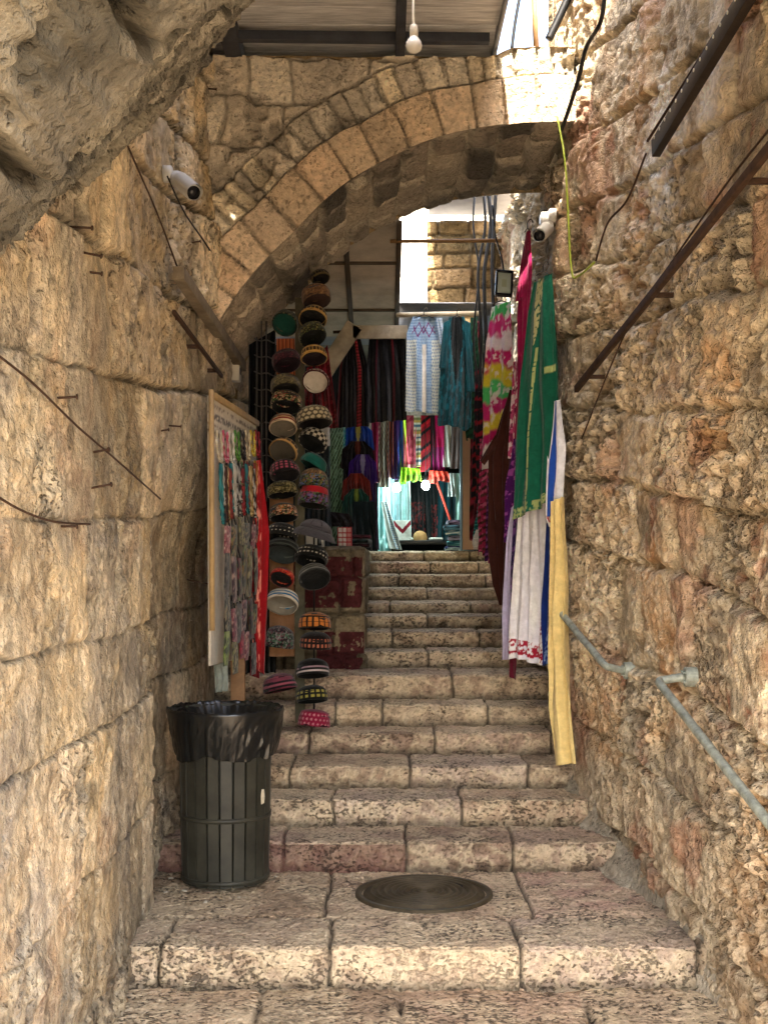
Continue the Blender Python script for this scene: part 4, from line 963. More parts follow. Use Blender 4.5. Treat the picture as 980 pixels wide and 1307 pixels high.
# ================================================================ hats hanging in two columns
def hcol(fn, th, t): return np.broadcast_to(fn(th/(2*np.pi), t), th.shape+(3,))
def hat(px, py, wpx, bandf, crown, lining, label, d=6.99, H_=.40, tilt=22, roll=0, dome=.17, kind='skull'):
    hr = random.Random(int(px*7+py)); d += hr.uniform(-.05, .05); roll += hr.uniform(-9, 9); tilt += hr.uniform(-6, 6); wpx *= hr.uniform(.97, 1.12); H_ *= .88; px += hr.uniform(-2, 2)
    c = P(px, py, d); R = wpx*d/F/2; hh = R*2*H_
    root = thing('embroidered_hat', label, 'hat', tuple(c), 'hats hanging in two columns')
    M = Matrix.Translation(c) @ Matrix.Rotation(math.radians(roll), 4, 'Y') @ Matrix.Rotation(math.radians(-tilt), 4, 'X') @ Matrix.Translation((0, 0, -hh*.45))
    n, m = 132, 22
    th, t = np.meshgrid(np.linspace(0, 2*np.pi, n), np.linspace(0, 1, m))
    wob = 1+.05*np.sin(th*2+px)*t+.07*(fbm(np.cos(th)*2+px, np.sin(th)*2+t, 2, 4)-.5)
    r = R*(1.0-.13*t**2.2-.05*(1-t)**3)*wob
    V = np.stack([r*np.cos(th), r*np.sin(th), hh*t], -1).reshape(-1, 3)
    Vi = np.stack([(r-.006)*np.cos(th), (r-.006)*np.sin(th), hh*t], -1).reshape(-1, 3)[:n]
    V = np.concatenate([V, Vi]); f = np.concatenate([gridf(n, m), (gridf(n, 2) % n) + np.array([0, 0, n*m, n*m])[None]*0 if False else np.stack([np.arange(n-1)+n*m, np.arange(n-1)+n*m+1, np.arange(n-1)+1, np.arange(n-1)], 1)])
    cc = hcol(bandf, th, t).reshape(-1, 3)*.72; cc = np.concatenate([cc, cc[:n]*.5])
    build('band', xf((V, f), M)[0:1]+(f,), M_cloth(), root, col=cc)
    # crown
    k = 8; th2, s = np.meshgrid(np.linspace(0, 2*np.pi, n), np.linspace(0, 1, k)); rr = R*.87*np.cos(s*np.pi/2)*(1+.02*np.sin(th2*2+px)); zz = hh+R*2*dome*np.sin(s*np.pi/2)**1.4
    V = np.stack([rr*np.cos(th2), rr*np.sin(th2), zz], -1).reshape(-1, 3)
    cc = hcol(crown if callable(crown) else solid(crown, .3), th2, s).reshape(-1, 3)*.72
    build('crown', xf((V, []), M)[0:1]+(gridf(n, k),), M_cloth(), root, col=cc)
    # lining: inside wall and inside top
    V = np.stack([np.concatenate([[R*.955*np.cos(a), R*.90*np.cos(a), R*.5*np.cos(a), .001*np.cos(a)] for a in np.linspace(0, 2*np.pi, n)]).reshape(n, 4).T,
                  np.concatenate([[R*.955*np.sin(a), R*.90*np.sin(a), R*.5*np.sin(a), .001*np.sin(a)] for a in np.linspace(0, 2*np.pi, n)]).reshape(n, 4).T,
                  np.repeat(np.array([0.002, hh*.82, hh*.93, hh*.95])[:, None], n, 1)], -1).reshape(-1, 3)
    build('lining', xf((V, []), M)[0:1]+(gridf(n, 4, True),), M_cloth(), root, col=np.tile(H(lining), (len(V), 1)))
    return root, M, R, hh
def checks(a, b, n, m): return lambda u, w: mixc(H(a), H(b), ((np.floor(u*n)+np.floor(w*m)) % 2))
def rows_dots(bg, fg, n, rws=(.3, .7), hw=.09, duty=.55):
    def f(u, w):
        m = np.zeros(u.shape)
        for r in rws: m = np.maximum(m, (np.abs(w-r) < hw)*(((u*n) % 1) < duty))
        return mixc(np.broadcast_to(H(bg), u.shape+(3,)), H(fg), m)
    return f
def floral(bg, fg, s=1): return over(solid(bg, .3), *[(noise_m(48, 8, .585, s+17*i), c) for i, c in enumerate(fg)])
def motif(bg, fg, n=14): return over(solid(bg, .1), (both(lambda u, w: (np.abs(np.sin(u*n*np.pi*2)) > .35).astype(float), band(.25, .75)), fg))
hats = [
 # left column
 (365, 412, 33, floral('#1e221c', ['#4a5540', '#76704a']), '#0f2a24', '#0f3a30', 'dark green cap tilted open at top of the left hat column', dict(tilt=50, H_=.4, roll=8)),
 (366, 461, 36, floral('#3f1724', ['#6e2f3a', '#23111a']), '#3a1822', '#1e1015', 'maroon patterned cap askew in front of the orange striped strip', dict(roll=-16, H_=.42)),
 (364, 493, 36, floral('#5a5138', ['#7b7048', '#3a3524']), '#4a4430', '#15130f', 'plain olive brown cap under the orange striped strip', dict(H_=.42)),
 (366, 514, 38, floral('#14150f', ['#b3574a', '#3f6a36', '#d2b88a']), '#15140f', '#0c0c0c', 'black cap with pink and green flowers above the red striped one', dict(H_=.4)),
 (363, 543, 38, hstripes(['#e2c9a4', '#8e1c1c', '#d8b486', '#9a2a20', '#e6d4b4'], 5), '#a57a5a', '#6a6153', 'cream cap with dark red zigzag bands in the left column', dict(tilt=28, H_=.36, roll=-6)),
 (362, 575, 37, motif('#b58f55', '#2b2117', 9), '#2a2620', '#4d473d', 'cap with gold ringed edge showing its grey inside', dict(tilt=50, roll=24, H_=.28)),
 (363, 602, 37, rows_dots('#1c1418', '#a0485a', 18, (.2, .5, .8), .09), '#1a1418', '#131013', 'black cap with three rows of rosy dots above the sequined cap', dict(roll=-12, H_=.4)),
 (361, 627, 37, floral('#2c2a18', ['#857a4a', '#5a552e', '#a59868']), floral('#3a3620', ['#857a4a', '#a59868']), '#0c0c0a', 'olive sequined round cap in the left column', dict(H_=.34, tilt=14)),
 (361, 656, 37, floral('#121310', ['#b5622e', '#55643a', '#c9a080']), '#121212', '#0a0a0a', 'black cap with orange flowers over the brown cardboard strip', dict(H_=.38)),
 (360, 682, 40, rows_dots('#0e0f0f', '#cfc6ae', 22, (.35, .75), .06, .4), '#0e0f0f', '#080909', 'black cap with rows of white beads next to the newsboy cap', dict(roll=13, H_=.36)),
 (359, 703, 40, hstripes(['#0e1010', '#545a52', '#262a28'], 6), '#0c0e0e', '#2c3231', 'black cap with silver edge open to show grey inside', dict(roll=7, tilt=34, H_=.34)),
 (359, 737, 31, floral('#b3271a', ['#d86a3a', '#7e1410']), '#a3241a', '#0a0908', 'small red child cap pinned on the cardboard strip', dict(roll=10, tilt=48, H_=.3)),
 (359, 768, 39, hstripes(['#ded4c0', '#1f6a96', '#d9cfbb', '#2a78a2', '#e6dcc8'], 5), '#d8cfba', '#7d7668', 'white cap with two blue stripes on the cardboard strip', dict(tilt=34, H_=.36, roll=2)),
 (358, 817, 40, floral('#131113', ['#8d8a84', '#6a3a44', '#4a6a52']), floral('#131113', ['#8d8a84', '#6a3a44']), '#0a0a0a', 'large black sparkling cap at the foot of the cardboard strip', dict(H_=.55, tilt=6, dome=.2)),
 (356, 875, 41, hstripes(['#7a3444', '#141013', '#9a5260', '#141013', '#7a3a48'], 5, .12), hstripes(['#7a3444', '#141013', '#9a5260', '#141013'], 8, .3), '#0c0b09', 'pink and black ribbed cap lowest in the left column', dict(H_=.36, roll=-8, tilt=12)),
 # right column
 (410, 354, 26, motif('#7a6a44', '#1e1a14', 10), '#3a3222', '#17130e', 'topmost gold and black cap touching the arch', dict(H_=.36, roll=-14, d=7.4)),
 (404, 379, 35, floral('#7d5a3c', ['#a07a4c', '#5a3f2a']), '#6b4c34', '#3a2922', 'plain tan leather brown cap high in the right column', dict(H_=.5, roll=-6, tilt=20)),
 (401, 405, 36, motif('#b99452', '#2a2216', 11), '#1c1a14', '#12110e', 'gold banded cap above the olive tilted cap', dict(roll=12, tilt=40, H_=.28)),
 (400, 427, 36, floral('#20241a', ['#8d8446', '#55603a']), floral('#20241a', ['#8d8446', '#3a442a']), '#131510', 'olive black cap with gold leaf band tipped sideways', dict(roll=-30, tilt=30, H_=.45)),
 (400, 454, 36, motif('#c79a4e', '#3a2a18', 12), '#5a1822', '#1a0c10', 'gold ringed cap with dark inside above the pale open cap', dict(tilt=30, H_=.36)),
 (402, 486, 35, rows_dots('#4a121c', '#c9b090', 20, (.3,), .12), '#5a1520', '#b5ada0', 'maroon cap turned to show its white lining', dict(tilt=52, roll=6, H_=.3)),
 (401, 535, 42, dots_f if False else over(solid('#4c4330', .2), (dots_m(18, 3, .38), '#b5a684')), over(solid('#4c4330', .2), (dots_m(16, 4, .36), '#a59674')), '#14100e', 'cap covered in beige beads like a knitted dome', dict(H_=.4, tilt=16)),
 (400, 562, 37, checks('#101010', '#c9c0ac', 26, 3), '#121212', '#0a0c0c', 'black cap with white square studs in rows', dict(roll=20, tilt=30, H_=.36)),
 (400, 592, 38, solid('#0f5a50', .2), '#0e4c44', '#0a2a26', 'plain teal cap slanting under the white studded cap', dict(roll=22, H_=.34, tilt=10)),
 (401, 616, 40, floral('#1c2016', ['#8d6a3a', '#55608a', '#5a6a3a']), floral('#6a4c28', ['#a5824c', '#4a341c']), '#101010', 'fuzzy brown topped cap with dark flowered band', dict(H_=.44, tilt=8, dome=.26)),
 (401, 636, 40, lambda u, w: over(floral('#1b1f18', ['#8d3f5a', '#4a6a3a', '#6a5a8a']), (band(.62, 1.1), '#a0121e'))(u, w), '#8e101a', '#0e100e', 'tall black flowered cap with plain bright red top', dict(H_=.62, tilt=6, dome=.1)),
 (399, 711, 41, rows_dots('#0d0e0e', '#d2c8b2', 24, (.35, .78), .07, .5), '#0d0e0e', '#080909', 'black cap edged with two white beaded lines beside the red stone', dict(roll=16, tilt=20, H_=.36)),
 (402, 736, 40, hstripes(['#3a3c3a', '#8a8a84', '#4a4c48', '#77776f'], 6), '#4a4c48', '#121312', 'grey metallic cap open underneath against the red stone', dict(roll=-8, tilt=46, H_=.32)),
 (401, 796, 39, rows_dots('#171210', '#c9782e', 16, (.25, .7), .19, .72), hstripes(['#b5702e', '#171210'], 6, .3), '#100c0a', 'black cap with broad orange blocks', dict(H_=.4, tilt=8, roll=6)),
 (402, 821, 38, rows_dots('#17100f', '#b56a4c', 22, (.3, .75), .13, .55), '#1d1412', '#17100f', 'black cap with small brick red dots right under the orange one', dict(H_=.42, tilt=-6, roll=-4)),
 (398, 856, 43, hstripes(['#0d0d0e', '#c7b9b4', '#0f0d0e', '#a88a92', '#0d0d0e', '#0d0d0e'], 6), '#101011', '#090909', 'black cap with two pale pink stripes beneath the retaining wall', dict(roll=-8, tilt=16, H_=.4)),
 (397, 889, 37, rows_dots('#0f1210', '#a59a45', 16, (.35, .75), .12, .6), '#10140f', '#0a0d0b', 'black cap with yellow green blocks second from the bottom', dict(roll=-5, tilt=18, H_=.4)),
 (400, 919, 41, over(solid('#8e1038', .2), (dots_m(22, 3, .25), '#c9808a')), '#7a0f30', '#16060c', 'crimson dotted cap lowest of all hats', dict(H_=.46, tilt=8, dome=.1)),
]
for px, py, w, bf, cr, li, lab, kw in hats: hat(px, py, w, bf, cr, li, lab, **kw)
# newsboy cap
root, M, R, hh = hat(402, 676, 40, solid('#4a464a', .2), over(solid('#565258', .2), (lambda u, w: (np.abs((u*8) % 1-.5) < .05).astype(float), '#131114')), '#151316', 'grey panelled newsboy cap with a black seamed peak', roll=10, tilt=8, H_=.22, dome=.22)
n = 30; V = []
for j in range(5):
    for i in range(n):
        a = math.pi*(1.12+.76*i/(n-1)); r = R*(.96+.13*j)
        V.append((r*math.cos(a), r*math.sin(a), .01-.007*j*j*.4))
V = np.array(V); g = np.concatenate([V, V-np.array([0, 0, .005])]); fs = np.concatenate([gridf(n, 5), gridf(n, 5, True)+5*n])
build('peak', xf((g, []), M)[0:1]+(fs,), M_cloth(), root, col=np.tile(H('#3a373a'), (len(g), 1)))

# strips and post that carry the hats
def strip(x0, x1, y0, y1, d, fn, label, name='display_strip', amp=.003):
    return cloth(name, [(x0, y0, d), (x0, y1, d)], [(x1, y0, d), (x1+2, y1, d)], fn, None, label, 'strip', folds=1, amp=amp, nu=40, nv=60, th=.006)
strip(344, 374, 622, 838, 7.2, solid('#8d6647', .15), 'brown cardboard strip behind the lower left hats')
strip(353, 376, 432, 528, 7.22, vstripes(['#b9603c', '#c9784c', '#5a2f22', '#b8623e'], 5), 'orange striped fabric strip behind the upper left hats')
a = P(383, 700, 7.24); build('wooden_post', beam((a.x, a.y, .55), (a.x, a.y, 3.0), .055, .04), mat('grey_post', tuple(S('#5f5a48')), rough=.8, var=.35, vscale=10), None, 'grey timber post between the two hat columns', 'post')
a = P(401, 700, 7.24); build('hat_cord', tube([(a.x, a.y, .52), (a.x, a.y-.02, 3.12)], .006, 6), blk, None, 'dark cord running down behind the right column of hats', 'cord')
# wire hook rack left of the hats
wr = thing('wire_rack', 'dark wire hook rack with loops left of the hats', 'wire rack', tuple(P(333, 600, 7.5)))
wm = mat('grey_wire', tuple(S('#6d6a66')), rough=.5, metal=.4); g = []
for x in (328, 334, 340): g.append(tube([P(x, 410 if x > 330 else 430, 7.5), P(x, 640, 7.5)], .005, 6))
build('uprights', join(*g), wm, wr); g = []
for k in range(9):
    y = 432+k*21; g.append(tube(smooth_path([P(325, y, 7.5), P(332, y+3, 7.44), P(341, y+2, 7.40), P(350, y+6, 7.34), P(352, y+1, 7.33)], 4), .004, 6))
build('hooks', join(*g), wm, wr)
cloth('black_robe', [(318, 440, 7.75), (316, 660, 7.75)], [(352, 420, 7.8), (352, 660, 7.8)], floral('#101316', ['#2a3234', '#1c1a22']), None, 'near black robe hanging behind the wire rack', 'robe', folds=4, amp=.03)
cloth('black_robe', [(312, 640, 7.8), (310, 868, 7.7)], [(352, 640, 7.85), (352, 868, 7.75)], solid('#15140f', .3), None, 'dark cloth drooping behind the cardboard strip', 'robe', folds=3, amp=.03)
# ================================================================ garments hung across the shop front
def garment(name, label, cat, L, R, fn, group=None, d0=None, **kw):
    root = thing(name, label, cat, tuple(P((L[-1][0]+R[-1][0])/2, max(L[-1][1], R[-1][1]), L[-1][2])), group)
    cloth('body', L, R, fn, root, **kw); return root
def sleeve(root, L, R, fn, **kw):
    kw.setdefault('folds', 1.5); kw.setdefault('amp', .01); kw.setdefault('nu', 20); kw.setdefault('nv', 60)
    return cloth('sleeve', L, R, fn, root, **kw)
d = 9.5
G = 'dresses hanging across the shop front'
redemb = over(solid('#5a0f18', .3), (lambda u, w: ((u*5) % 1 < .12).astype(float), '#b5323c'), (noise_m(14, 40, .6, 4), '#8e2430'))
g = garment('dress', 'dark red embroidered dress half hidden behind the right hats', 'dress', [(392, 470, 9.3), (385, 548, 9.3)], [(418, 440, 9.3), (432, 546, 9.3)], redemb, G, folds=4, amp=.03)
blackred = over(solid('#0f0b0f', .3), (band(.64, .78, 0), '#6e141c'), (both(band(.65, .77, 0), lambda u, w: (((w*30) % 1) < .45).astype(float)), '#b8303a'), (band(.05, .10, 0), '#5e1a20'))
g = garment('dress', 'black dress with one red embroidered band, beside the sloping boards', 'dress', [(440, 426, d), (432, 470, d), (427, 546, d)], [(458, 424, d), (470, 470, d), (471, 544, d)], blackred, G, folds=4, amp=.03)
black2 = over(solid('#08080b', .3), (band(.22, .27, 0), '#4a0f18'), (band(.66, .71, 0), '#5c121c'), (band(0, .05), '#3a1016'))
g = garment('dress', 'black dress with two thin vertical red bands', 'dress', [(472, 420, d-.08), (468, 470, d-.08), (467, 540, d-.08)], [(512, 418, d-.08), (518, 470, d-.08), (519, 536, d-.08)], black2, G, folds=4, amp=.03)
sleeve(g, [(510, 424, d-.1), (513, 470, d-.1)], [(517, 424, d-.1), (521, 500, d-.1)], solid('#0a090c', .2))
def bluep(u, w):
    c = np.broadcast_to(H('#9fb9d2'), u.shape+(3,))
    c = mixc(c, H('#5f87b4'), dots_m(22, 34, .36)(u, w)*.8)
    side = ((u < .30) | (u > .74)) & (w > .25)
    c2 = mixc(np.broadcast_to(H('#d3d8cf'), u.shape+(3,)), H('#6f8fb0'), dots_m(20, 30, .30)(u, w))
    c = np.where(side[..., None], c2, c)
    c = mixc(c, H('#e4dfd2'), ((np.abs(u-.52) < .055) & (w > .30)))
    zz = np.abs(((u*3+.02) % 1)-.5)*.22
    for o in (.13, .20): c = mixc(c, H('#6e2f6a'), (np.abs(w-o-zz*(1 if o < .2 else -1)+.02) < .012)*((u > .15) & (u < .85)))
    return c
g = garment('dress', 'pale blue and white block printed dress in the middle of the row', 'dress', [(527, 404, 9.3), (519, 425, 9.3), (517, 525, 9.3)], [(556, 403, 9.3), (562, 425, 9.3), (563, 528, 9.3)], bluep, G, folds=3, amp=.022, nu=90, nv=150, hem=.02)
sleeve(g, [(557, 406, 9.26), (561, 440, 9.26)], [(564, 406, 9.25), (570, 442, 9.25)], over(solid('#b9c6cf', .1), (dots_m(6, 16, .3), '#5f87b4')))
def tealf(u, w):
    c = solid('#0b4650', .35)(u, w); c = mixc(c, H('#1d7f93'), noise_m(18, 20, .55, 7)(u, w)*.6)
    v_ = (np.abs(u-.5) < .32*(1-w/.62)) & (w < .62); return mixc(c, H('#071216'), v_)
g = garment('dress', 'teal velvet dress with a deep black front panel', 'dress', [(573, 405, 9.2), (563, 440, 9.2), (558, 545, 9.2)], [(592, 404, 9.2), (603, 440, 9.2), (601, 546, 9.2)], tealf, G, folds=3, amp=.04, hem=.06)
sleeve(g, [(566, 412, 9.16), (560, 470, 9.16)], [(574, 408, 9.16), (570, 470, 9.16)], solid('#0d4a55', .3))
sleeve(g, [(592, 408, 9.16), (596, 500, 9.14)], [(600, 412, 9.16), (606, 500, 9.14)], solid('#0d4a55', .3))
# round straw hat behind the teal dress
c = P(594, 418, 9.6); build('straw_hat', xf(lathe([(0, .05), (.05, .045), (.07, 0), (.11, -.005), (.11, -.009), (.065, -.004), (.045, .038), (0, .043)], 32), Matrix.Translation(c) @ Matrix.Rotation(1.35, 4, 'X')), mat('straw', tuple(S('#b59a6a')), rough=.8, var=.3), None, 'round straw hat hanging above the teal dress', 'hat')
# things hung on the left of the shop, over the terrace
def leafy(u, w): return over(solid('#7fa58c', .2), (lambda u, w: (((u*5+w*16) % 1) < .38).astype(float)*(vn(u*9, w*40, 3) > .3), '#24402f'))(u, w)
cloth('fabric_panel', [(419, 545, 9.9), (418, 694, 9.9)], [(438, 545, 9.9), (437, 694, 9.9)], leafy, None, 'pale green fabric with dark slanting leaf print', 'fabric', folds=2, amp=.015)
cloth('fabric_panel', [(428, 540, 9.95), (428, 582, 9.95)], [(441, 540, 9.95), (441, 582, 9.95)], over(solid('#2a8d98', .2), (noise_m(12, 12, .5, 3), '#9ad0cc')), None, 'speckled turquoise fabric peeping above the leaf print', 'fabric', folds=1, amp=.01, nu=30, nv=40)
def top(label, x0, x1, y0, y1, d, col, acc, sl=True):
    d += .0
    xm = (x0+x1)/2; w = x1-x0
    g = garment('blouse', label, 'blouse', [(xm-w*.22, y0, d), (x0+w*.06, y0+10, d), (x0+w*.08, y1, d)], [(xm+w*.22, y0, d), (x1-w*.06, y0+10, d), (x1-w*.08, y1, d)],
                over(solid(col, .3), (lambda u, w: ((np.abs(u-.5) < .16*(1-w/.5)) & (w < .5)).astype(float), acc)), 'blouses stacked on the left of the shop', folds=4, amp=.035, nu=40, nv=60)
    if sl:
        sleeve(g, [(x0, y0+10, d-.02), (x0-3, y0+34, d-.03)], [(x0+w*.16, y0+5, d-.02), (x0+w*.14, y0+38, d-.03)], solid(col, .3), nv=30)
        sleeve(g, [(x1-w*.16, y0+5, d-.02), (x1-w*.14, y0+38, d-.03)], [(x1, y0+10, d-.02), (x1+3, y0+34, d-.03)], solid(col, .3), nv=30)
top('bright blue blouse with gold neckline under the black dress', 439, 475, 540, 610, 10.0, '#123a8e', '#a59a4a')
top('black blouse with rusty neck panel over the blue one', 437, 476, 563, 640, 9.9, '#120e12', '#5e2a1e')
top('purple blouse with silver embroidered front', 446, 480, 580, 655, 9.82, '#371a6e', '#8a84a8')
top('rust red blouse above the green one', 438, 472, 604, 650, 9.74, '#6e241e', '#8a3428')
top('dark green blouse with olive neckline', 439, 471, 624, 700, 9.66, '#0f3a30', '#6a7a2e')
cloth('skirt', [(451, 640, 9.6), (450, 702, 9.6)], [(478, 640, 9.6), (480, 702, 9.6)], solid('#0c1a1c', .3), None, 'near black skirt below the green blouse', 'skirt', folds=3, amp=.02, nu=40, nv=50)

# scarves on the rail inside the shop
scarves = [('dark magenta', '#7a1238', None, 475, 484, 616), ('grey striped', '#6f6a60', hstripes(['#8a857a', '#3a3a3c', '#aaa58f', '#55524e'], 26, .5), 484, 495, 622), ('rust and navy', '#5a2a22', vstripes(['#6a2f22', '#1f1d34', '#8a4a34'], 2), 495, 501, 610),
           ('purple', '#351a5a', None, 501, 509, 612), ('cobalt blue', '#20408e', None, 508, 513, 608), ('lime green', '#6fa81e', None, 512, 517, 618), ('dusty pink', '#b04a5a', over(solid('#b85464', .1), (noise_m(6, 14, .55, 9), '#8e2a3e'), (band(.93, 1), '#c9909a')), 516, 530, 598),
           ('white and olive striped', '#b5b59a', hstripes(['#d5d8c4', '#7d8a5a', '#c4a85a', '#e2e2d2', '#52788a'], 22), 529, 536, 596), ('red and black striped', '#8e1022', hstripes(['#9a1226', '#9a1226', '#14080c', '#c9202e', '#9a1226', '#0e1418', '#8e1022'], 15, .15), 536, 548, 602),
           ('dark brown', '#2a1418', None, 548, 554, 606), ('hot pink', '#b00f56', over(solid('#b81058', .15), (band(.55, 1), '#8e1060')), 553, 566, 604), ('white', '#b9bdb4', None, 566, 575, 596), ('grey brown', '#5a4e4c', None, 574, 589, 598)]
for nm, c_, fn, x0, x1, y1 in scarves:
    cloth('scarf', [(x0-1, 530, 11.2), (x0-1, y1, 11.2)], [(x1+1, 530, 11.2), (x1+1, y1, 11.2)], fn or solid(c_, .25), None, f'{nm} scarf hanging from the upper rail inside the shop', 'scarf', 'scarves on the shop rail', folds=max(1, (x1-x0)/6), amp=.02, nu=30, nv=60)
build('hanging_rail', tube([P(468, 532, 11.24), P(592, 532, 11.24)], .014, 8), rust, None, 'dark rail over the shop scarves', 'rail')
for nm, c_, x0, x1, y0, y1 in (('lime green', '#7fb81e', 512, 536, 596, 616), ('coral orange', '#c9402e', 548, 572, 600, 616)):
    cloth('fringed_shawl', [(x0, y0, 11.15), (x0-2, y1, 11.15)], [(x1, y0+2, 11.15), (x1+2, y1-2, 11.15)], over(solid(c_, .3), (both(lambda u, w: (((u*24) % 1) < .35).astype(float), band(.5, 1)), '#2a2018')), None, f'{nm} fringed shawl edge above the shop lamps', 'shawl', folds=4, amp=.03, nu=50, nv=24, hem=.03)
# lower row inside the shop
low = [('pale aqua', '#8fc4c4', None, 484, 497, 604, 705, 11.5), ('ice blue', '#9cc9cf', None, 497, 508, 606, 700, 11.7), ('white cyan', '#a9d2d0', None, 508, 522, 600, 690, 11.8),
       ('black with red stitching', '#0c1214', over(solid('#0c1416', .3), (both(noise_m(16, 30, .52, 4), band(.4, .95)), '#7a2a2a')), 520, 540, 608, 690, 12.0),
       ('charcoal embroidered', '#10181a', over(solid('#0e1a1c', .3), (both(both(noise_m(20, 26, .5, 14), band(.45, .98)), band(.5, .95, 0)), '#8a2f30')), 540, 560, 606, 690, 12.0), ('dark teal', '#0d3a42', None, 560, 578, 606, 690, 11.9),
       ('deep petrol', '#0e2e36', None, 576, 592, 604, 690, 11.8), ('pale mint', '#9fc9c0', None, 583, 593, 604, 676, 11.4), ('white', '#b9c9c6', None, 573, 580, 604, 634, 11.3)]
for nm, c_, fn, x0, x1, y0, y1, dd in low:
    cloth('long_dress', [(x0-1, y0, dd), (x0-2, y1, dd)], [(x1+1, y0, dd), (x1+3, y1, dd)], fn or solid(c_, .2), None, f'{nm} long dress hanging low inside the lit shop', 'dress', 'long dresses inside the shop', folds=2.5, amp=.035, nu=40, nv=70)
cloth('shawl', [(486, 640, 11.2), (496, 700, 11.0)], [(494, 640, 11.2), (513, 702, 11.0)], over(solid('#b9c9c6', .1), (both(dots_m(5, 22, .3), band(.5, .9, 0)), '#2a6a9a')), None, 'white shawl with a blue beaded edge slanting beside the table', 'shawl', folds=2, amp=.015, nu=30)
cloth('shawl', [(470, 610, 10.6), (474, 700, 10.4)], [(480, 610, 10.6), (484, 702, 10.4)], solid('#2a1430', .4), None, 'dark plum shawl at the left of the shop doorway', 'shawl', folds=2, amp=.015, nu=30)
# red cord
build('cord', tube(smooth_path([P(556, 612, 11.3), P(566, 640, 11.25), P(575, 668, 11.2), P(576, 690, 11.2)], 5), .012, 6), mat('red_cord', tuple(S('#b03a2a')), rough=.7), None, 'reddish cord slanting across the dark dresses', 'cord')
# display table with caps and goods
tb = thing('display_table', 'low black display table inside the shop doorway', 'table', tuple(P(545, 704, 11.35)))
tm = mat('table_black', (.015, .018, .018), rough=.35)
tz = P(0, 692, 11.3).z
build('table_top', box((P(541, 0, 11.3).x, 11.35, tz), (.62, .5, .03), .004), tm, tb)
for x in (-.28, .28):
    for y in (-.22, .22): build('leg', box((P(541, 0, 11.3).x+x, 11.35+y, (tz+1.555)/2-.01), (.03, .03, tz-1.555), .002), tm, tb)
c = P(536, 684, 11.3); build('round_cap', xf(lathe([(.062, 0), (.064, .03), (.055, .06), (.03, .082), (0, .088)], 28), Matrix.Translation((c.x, c.y, tz+.016))), mat('tan_felt', tuple(S('#9a7a4c')), rough=.8, var=.3), None, 'tan domed cap resting on the black table', 'hat')
def pileof(label, name, cat, cx, cy, z, layers, w, dpt, cols, h):
    root = thing(name, label, cat, (cx, cy, z)); r2 = random.Random(len(label))
    for k in range(layers):
        v, f = box((cx+r2.uniform(-.02, .02), cy+r2.uniform(-.02, .02), z+h*(k+.5)), (w*r2.uniform(.85, 1), dpt*r2.uniform(.9, 1), h*.94), h*.4, rz=r2.uniform(-.12, .12))
        bm = bmesh.new(); me_ = bpy.data.meshes.new('x'); me_.from_pydata(v.tolist(), [], f); bm.from_mesh(me_); bmesh.ops.subdivide_edges(bm, edges=bm.edges[:], cuts=5, use_grid_fill=True)
        v = np.array([tuple(q.co) for q in bm.verts]); bm.verts.index_update(); f = [[q.index for q in fc.verts] for fc in bm.faces]; bm.free(); bpy.data.meshes.remove(me_)
        v[:, 2] += .006*(vn(v[:, 0]*30, v[:, 1]*30, k)-.5)
        a, b = cols[k % len(cols)]
        c = mixc(np.tile(H(a), (len(v), 1)), H(b), sst(.5, .56, fbm(v[:, 0]*30, v[:, 1]*30+v[:, 2]*80, 3, k)))
        build('folded_cloth', (v, f), M_cloth(), root, col=c)
c = P(590, 700, 11.0); pileof('pile of folded blue and black patterned textiles by the doorpost', 'textile_pile', 'textiles', c.x-.01, 11.05, 1.558, 6, .30, .26, [('#1d2a5a', '#a9c4cc'), ('#0f4a58', '#7ac0c4'), ('#141418', '#8d8aa0'), ('#2a6a80', '#d5dcd8'), ('#101820', '#5a8aa0'), ('#1a1420', '#8a7a9a')], .046)
c = P(560, 690, 11.3)
for k, (x, lab, col) in enumerate(((520, 'white folded cloth at the left on the black table', '#b5c4bd'), (556, 'pale folded cloth at the right on the black table', '#c4c9bd'))):
    q = P(x, 690, 11.25); build('folded_cloth', box((q.x, q.y, tz+.028), (.10, .12, .024), .01, rz=.3*k), mat('pale_cloth_%d' % k, tuple(S(col)), rough=.8, var=.2), None, lab, 'cloth')
# bag standing against the table: white with a dark red V
q = P(515, 680, 11.15)
bgm = lambda u, w: over(solid('#b9c2ba', .1), (lambda u, w: (np.abs(w-.55+np.abs(u-.5)*.9) < .12).astype(float), '#6e1622'))(u, w)
cloth('pillow_cover', [(502, 664, 11.15), (503, 691, 11.1)], [(524, 664, 11.15), (525, 690, 11.1)], bgm, None, 'white cushion cover with a dark red chevron', 'cushion', folds=1, amp=.008, nu=40, nv=40, th=.03)
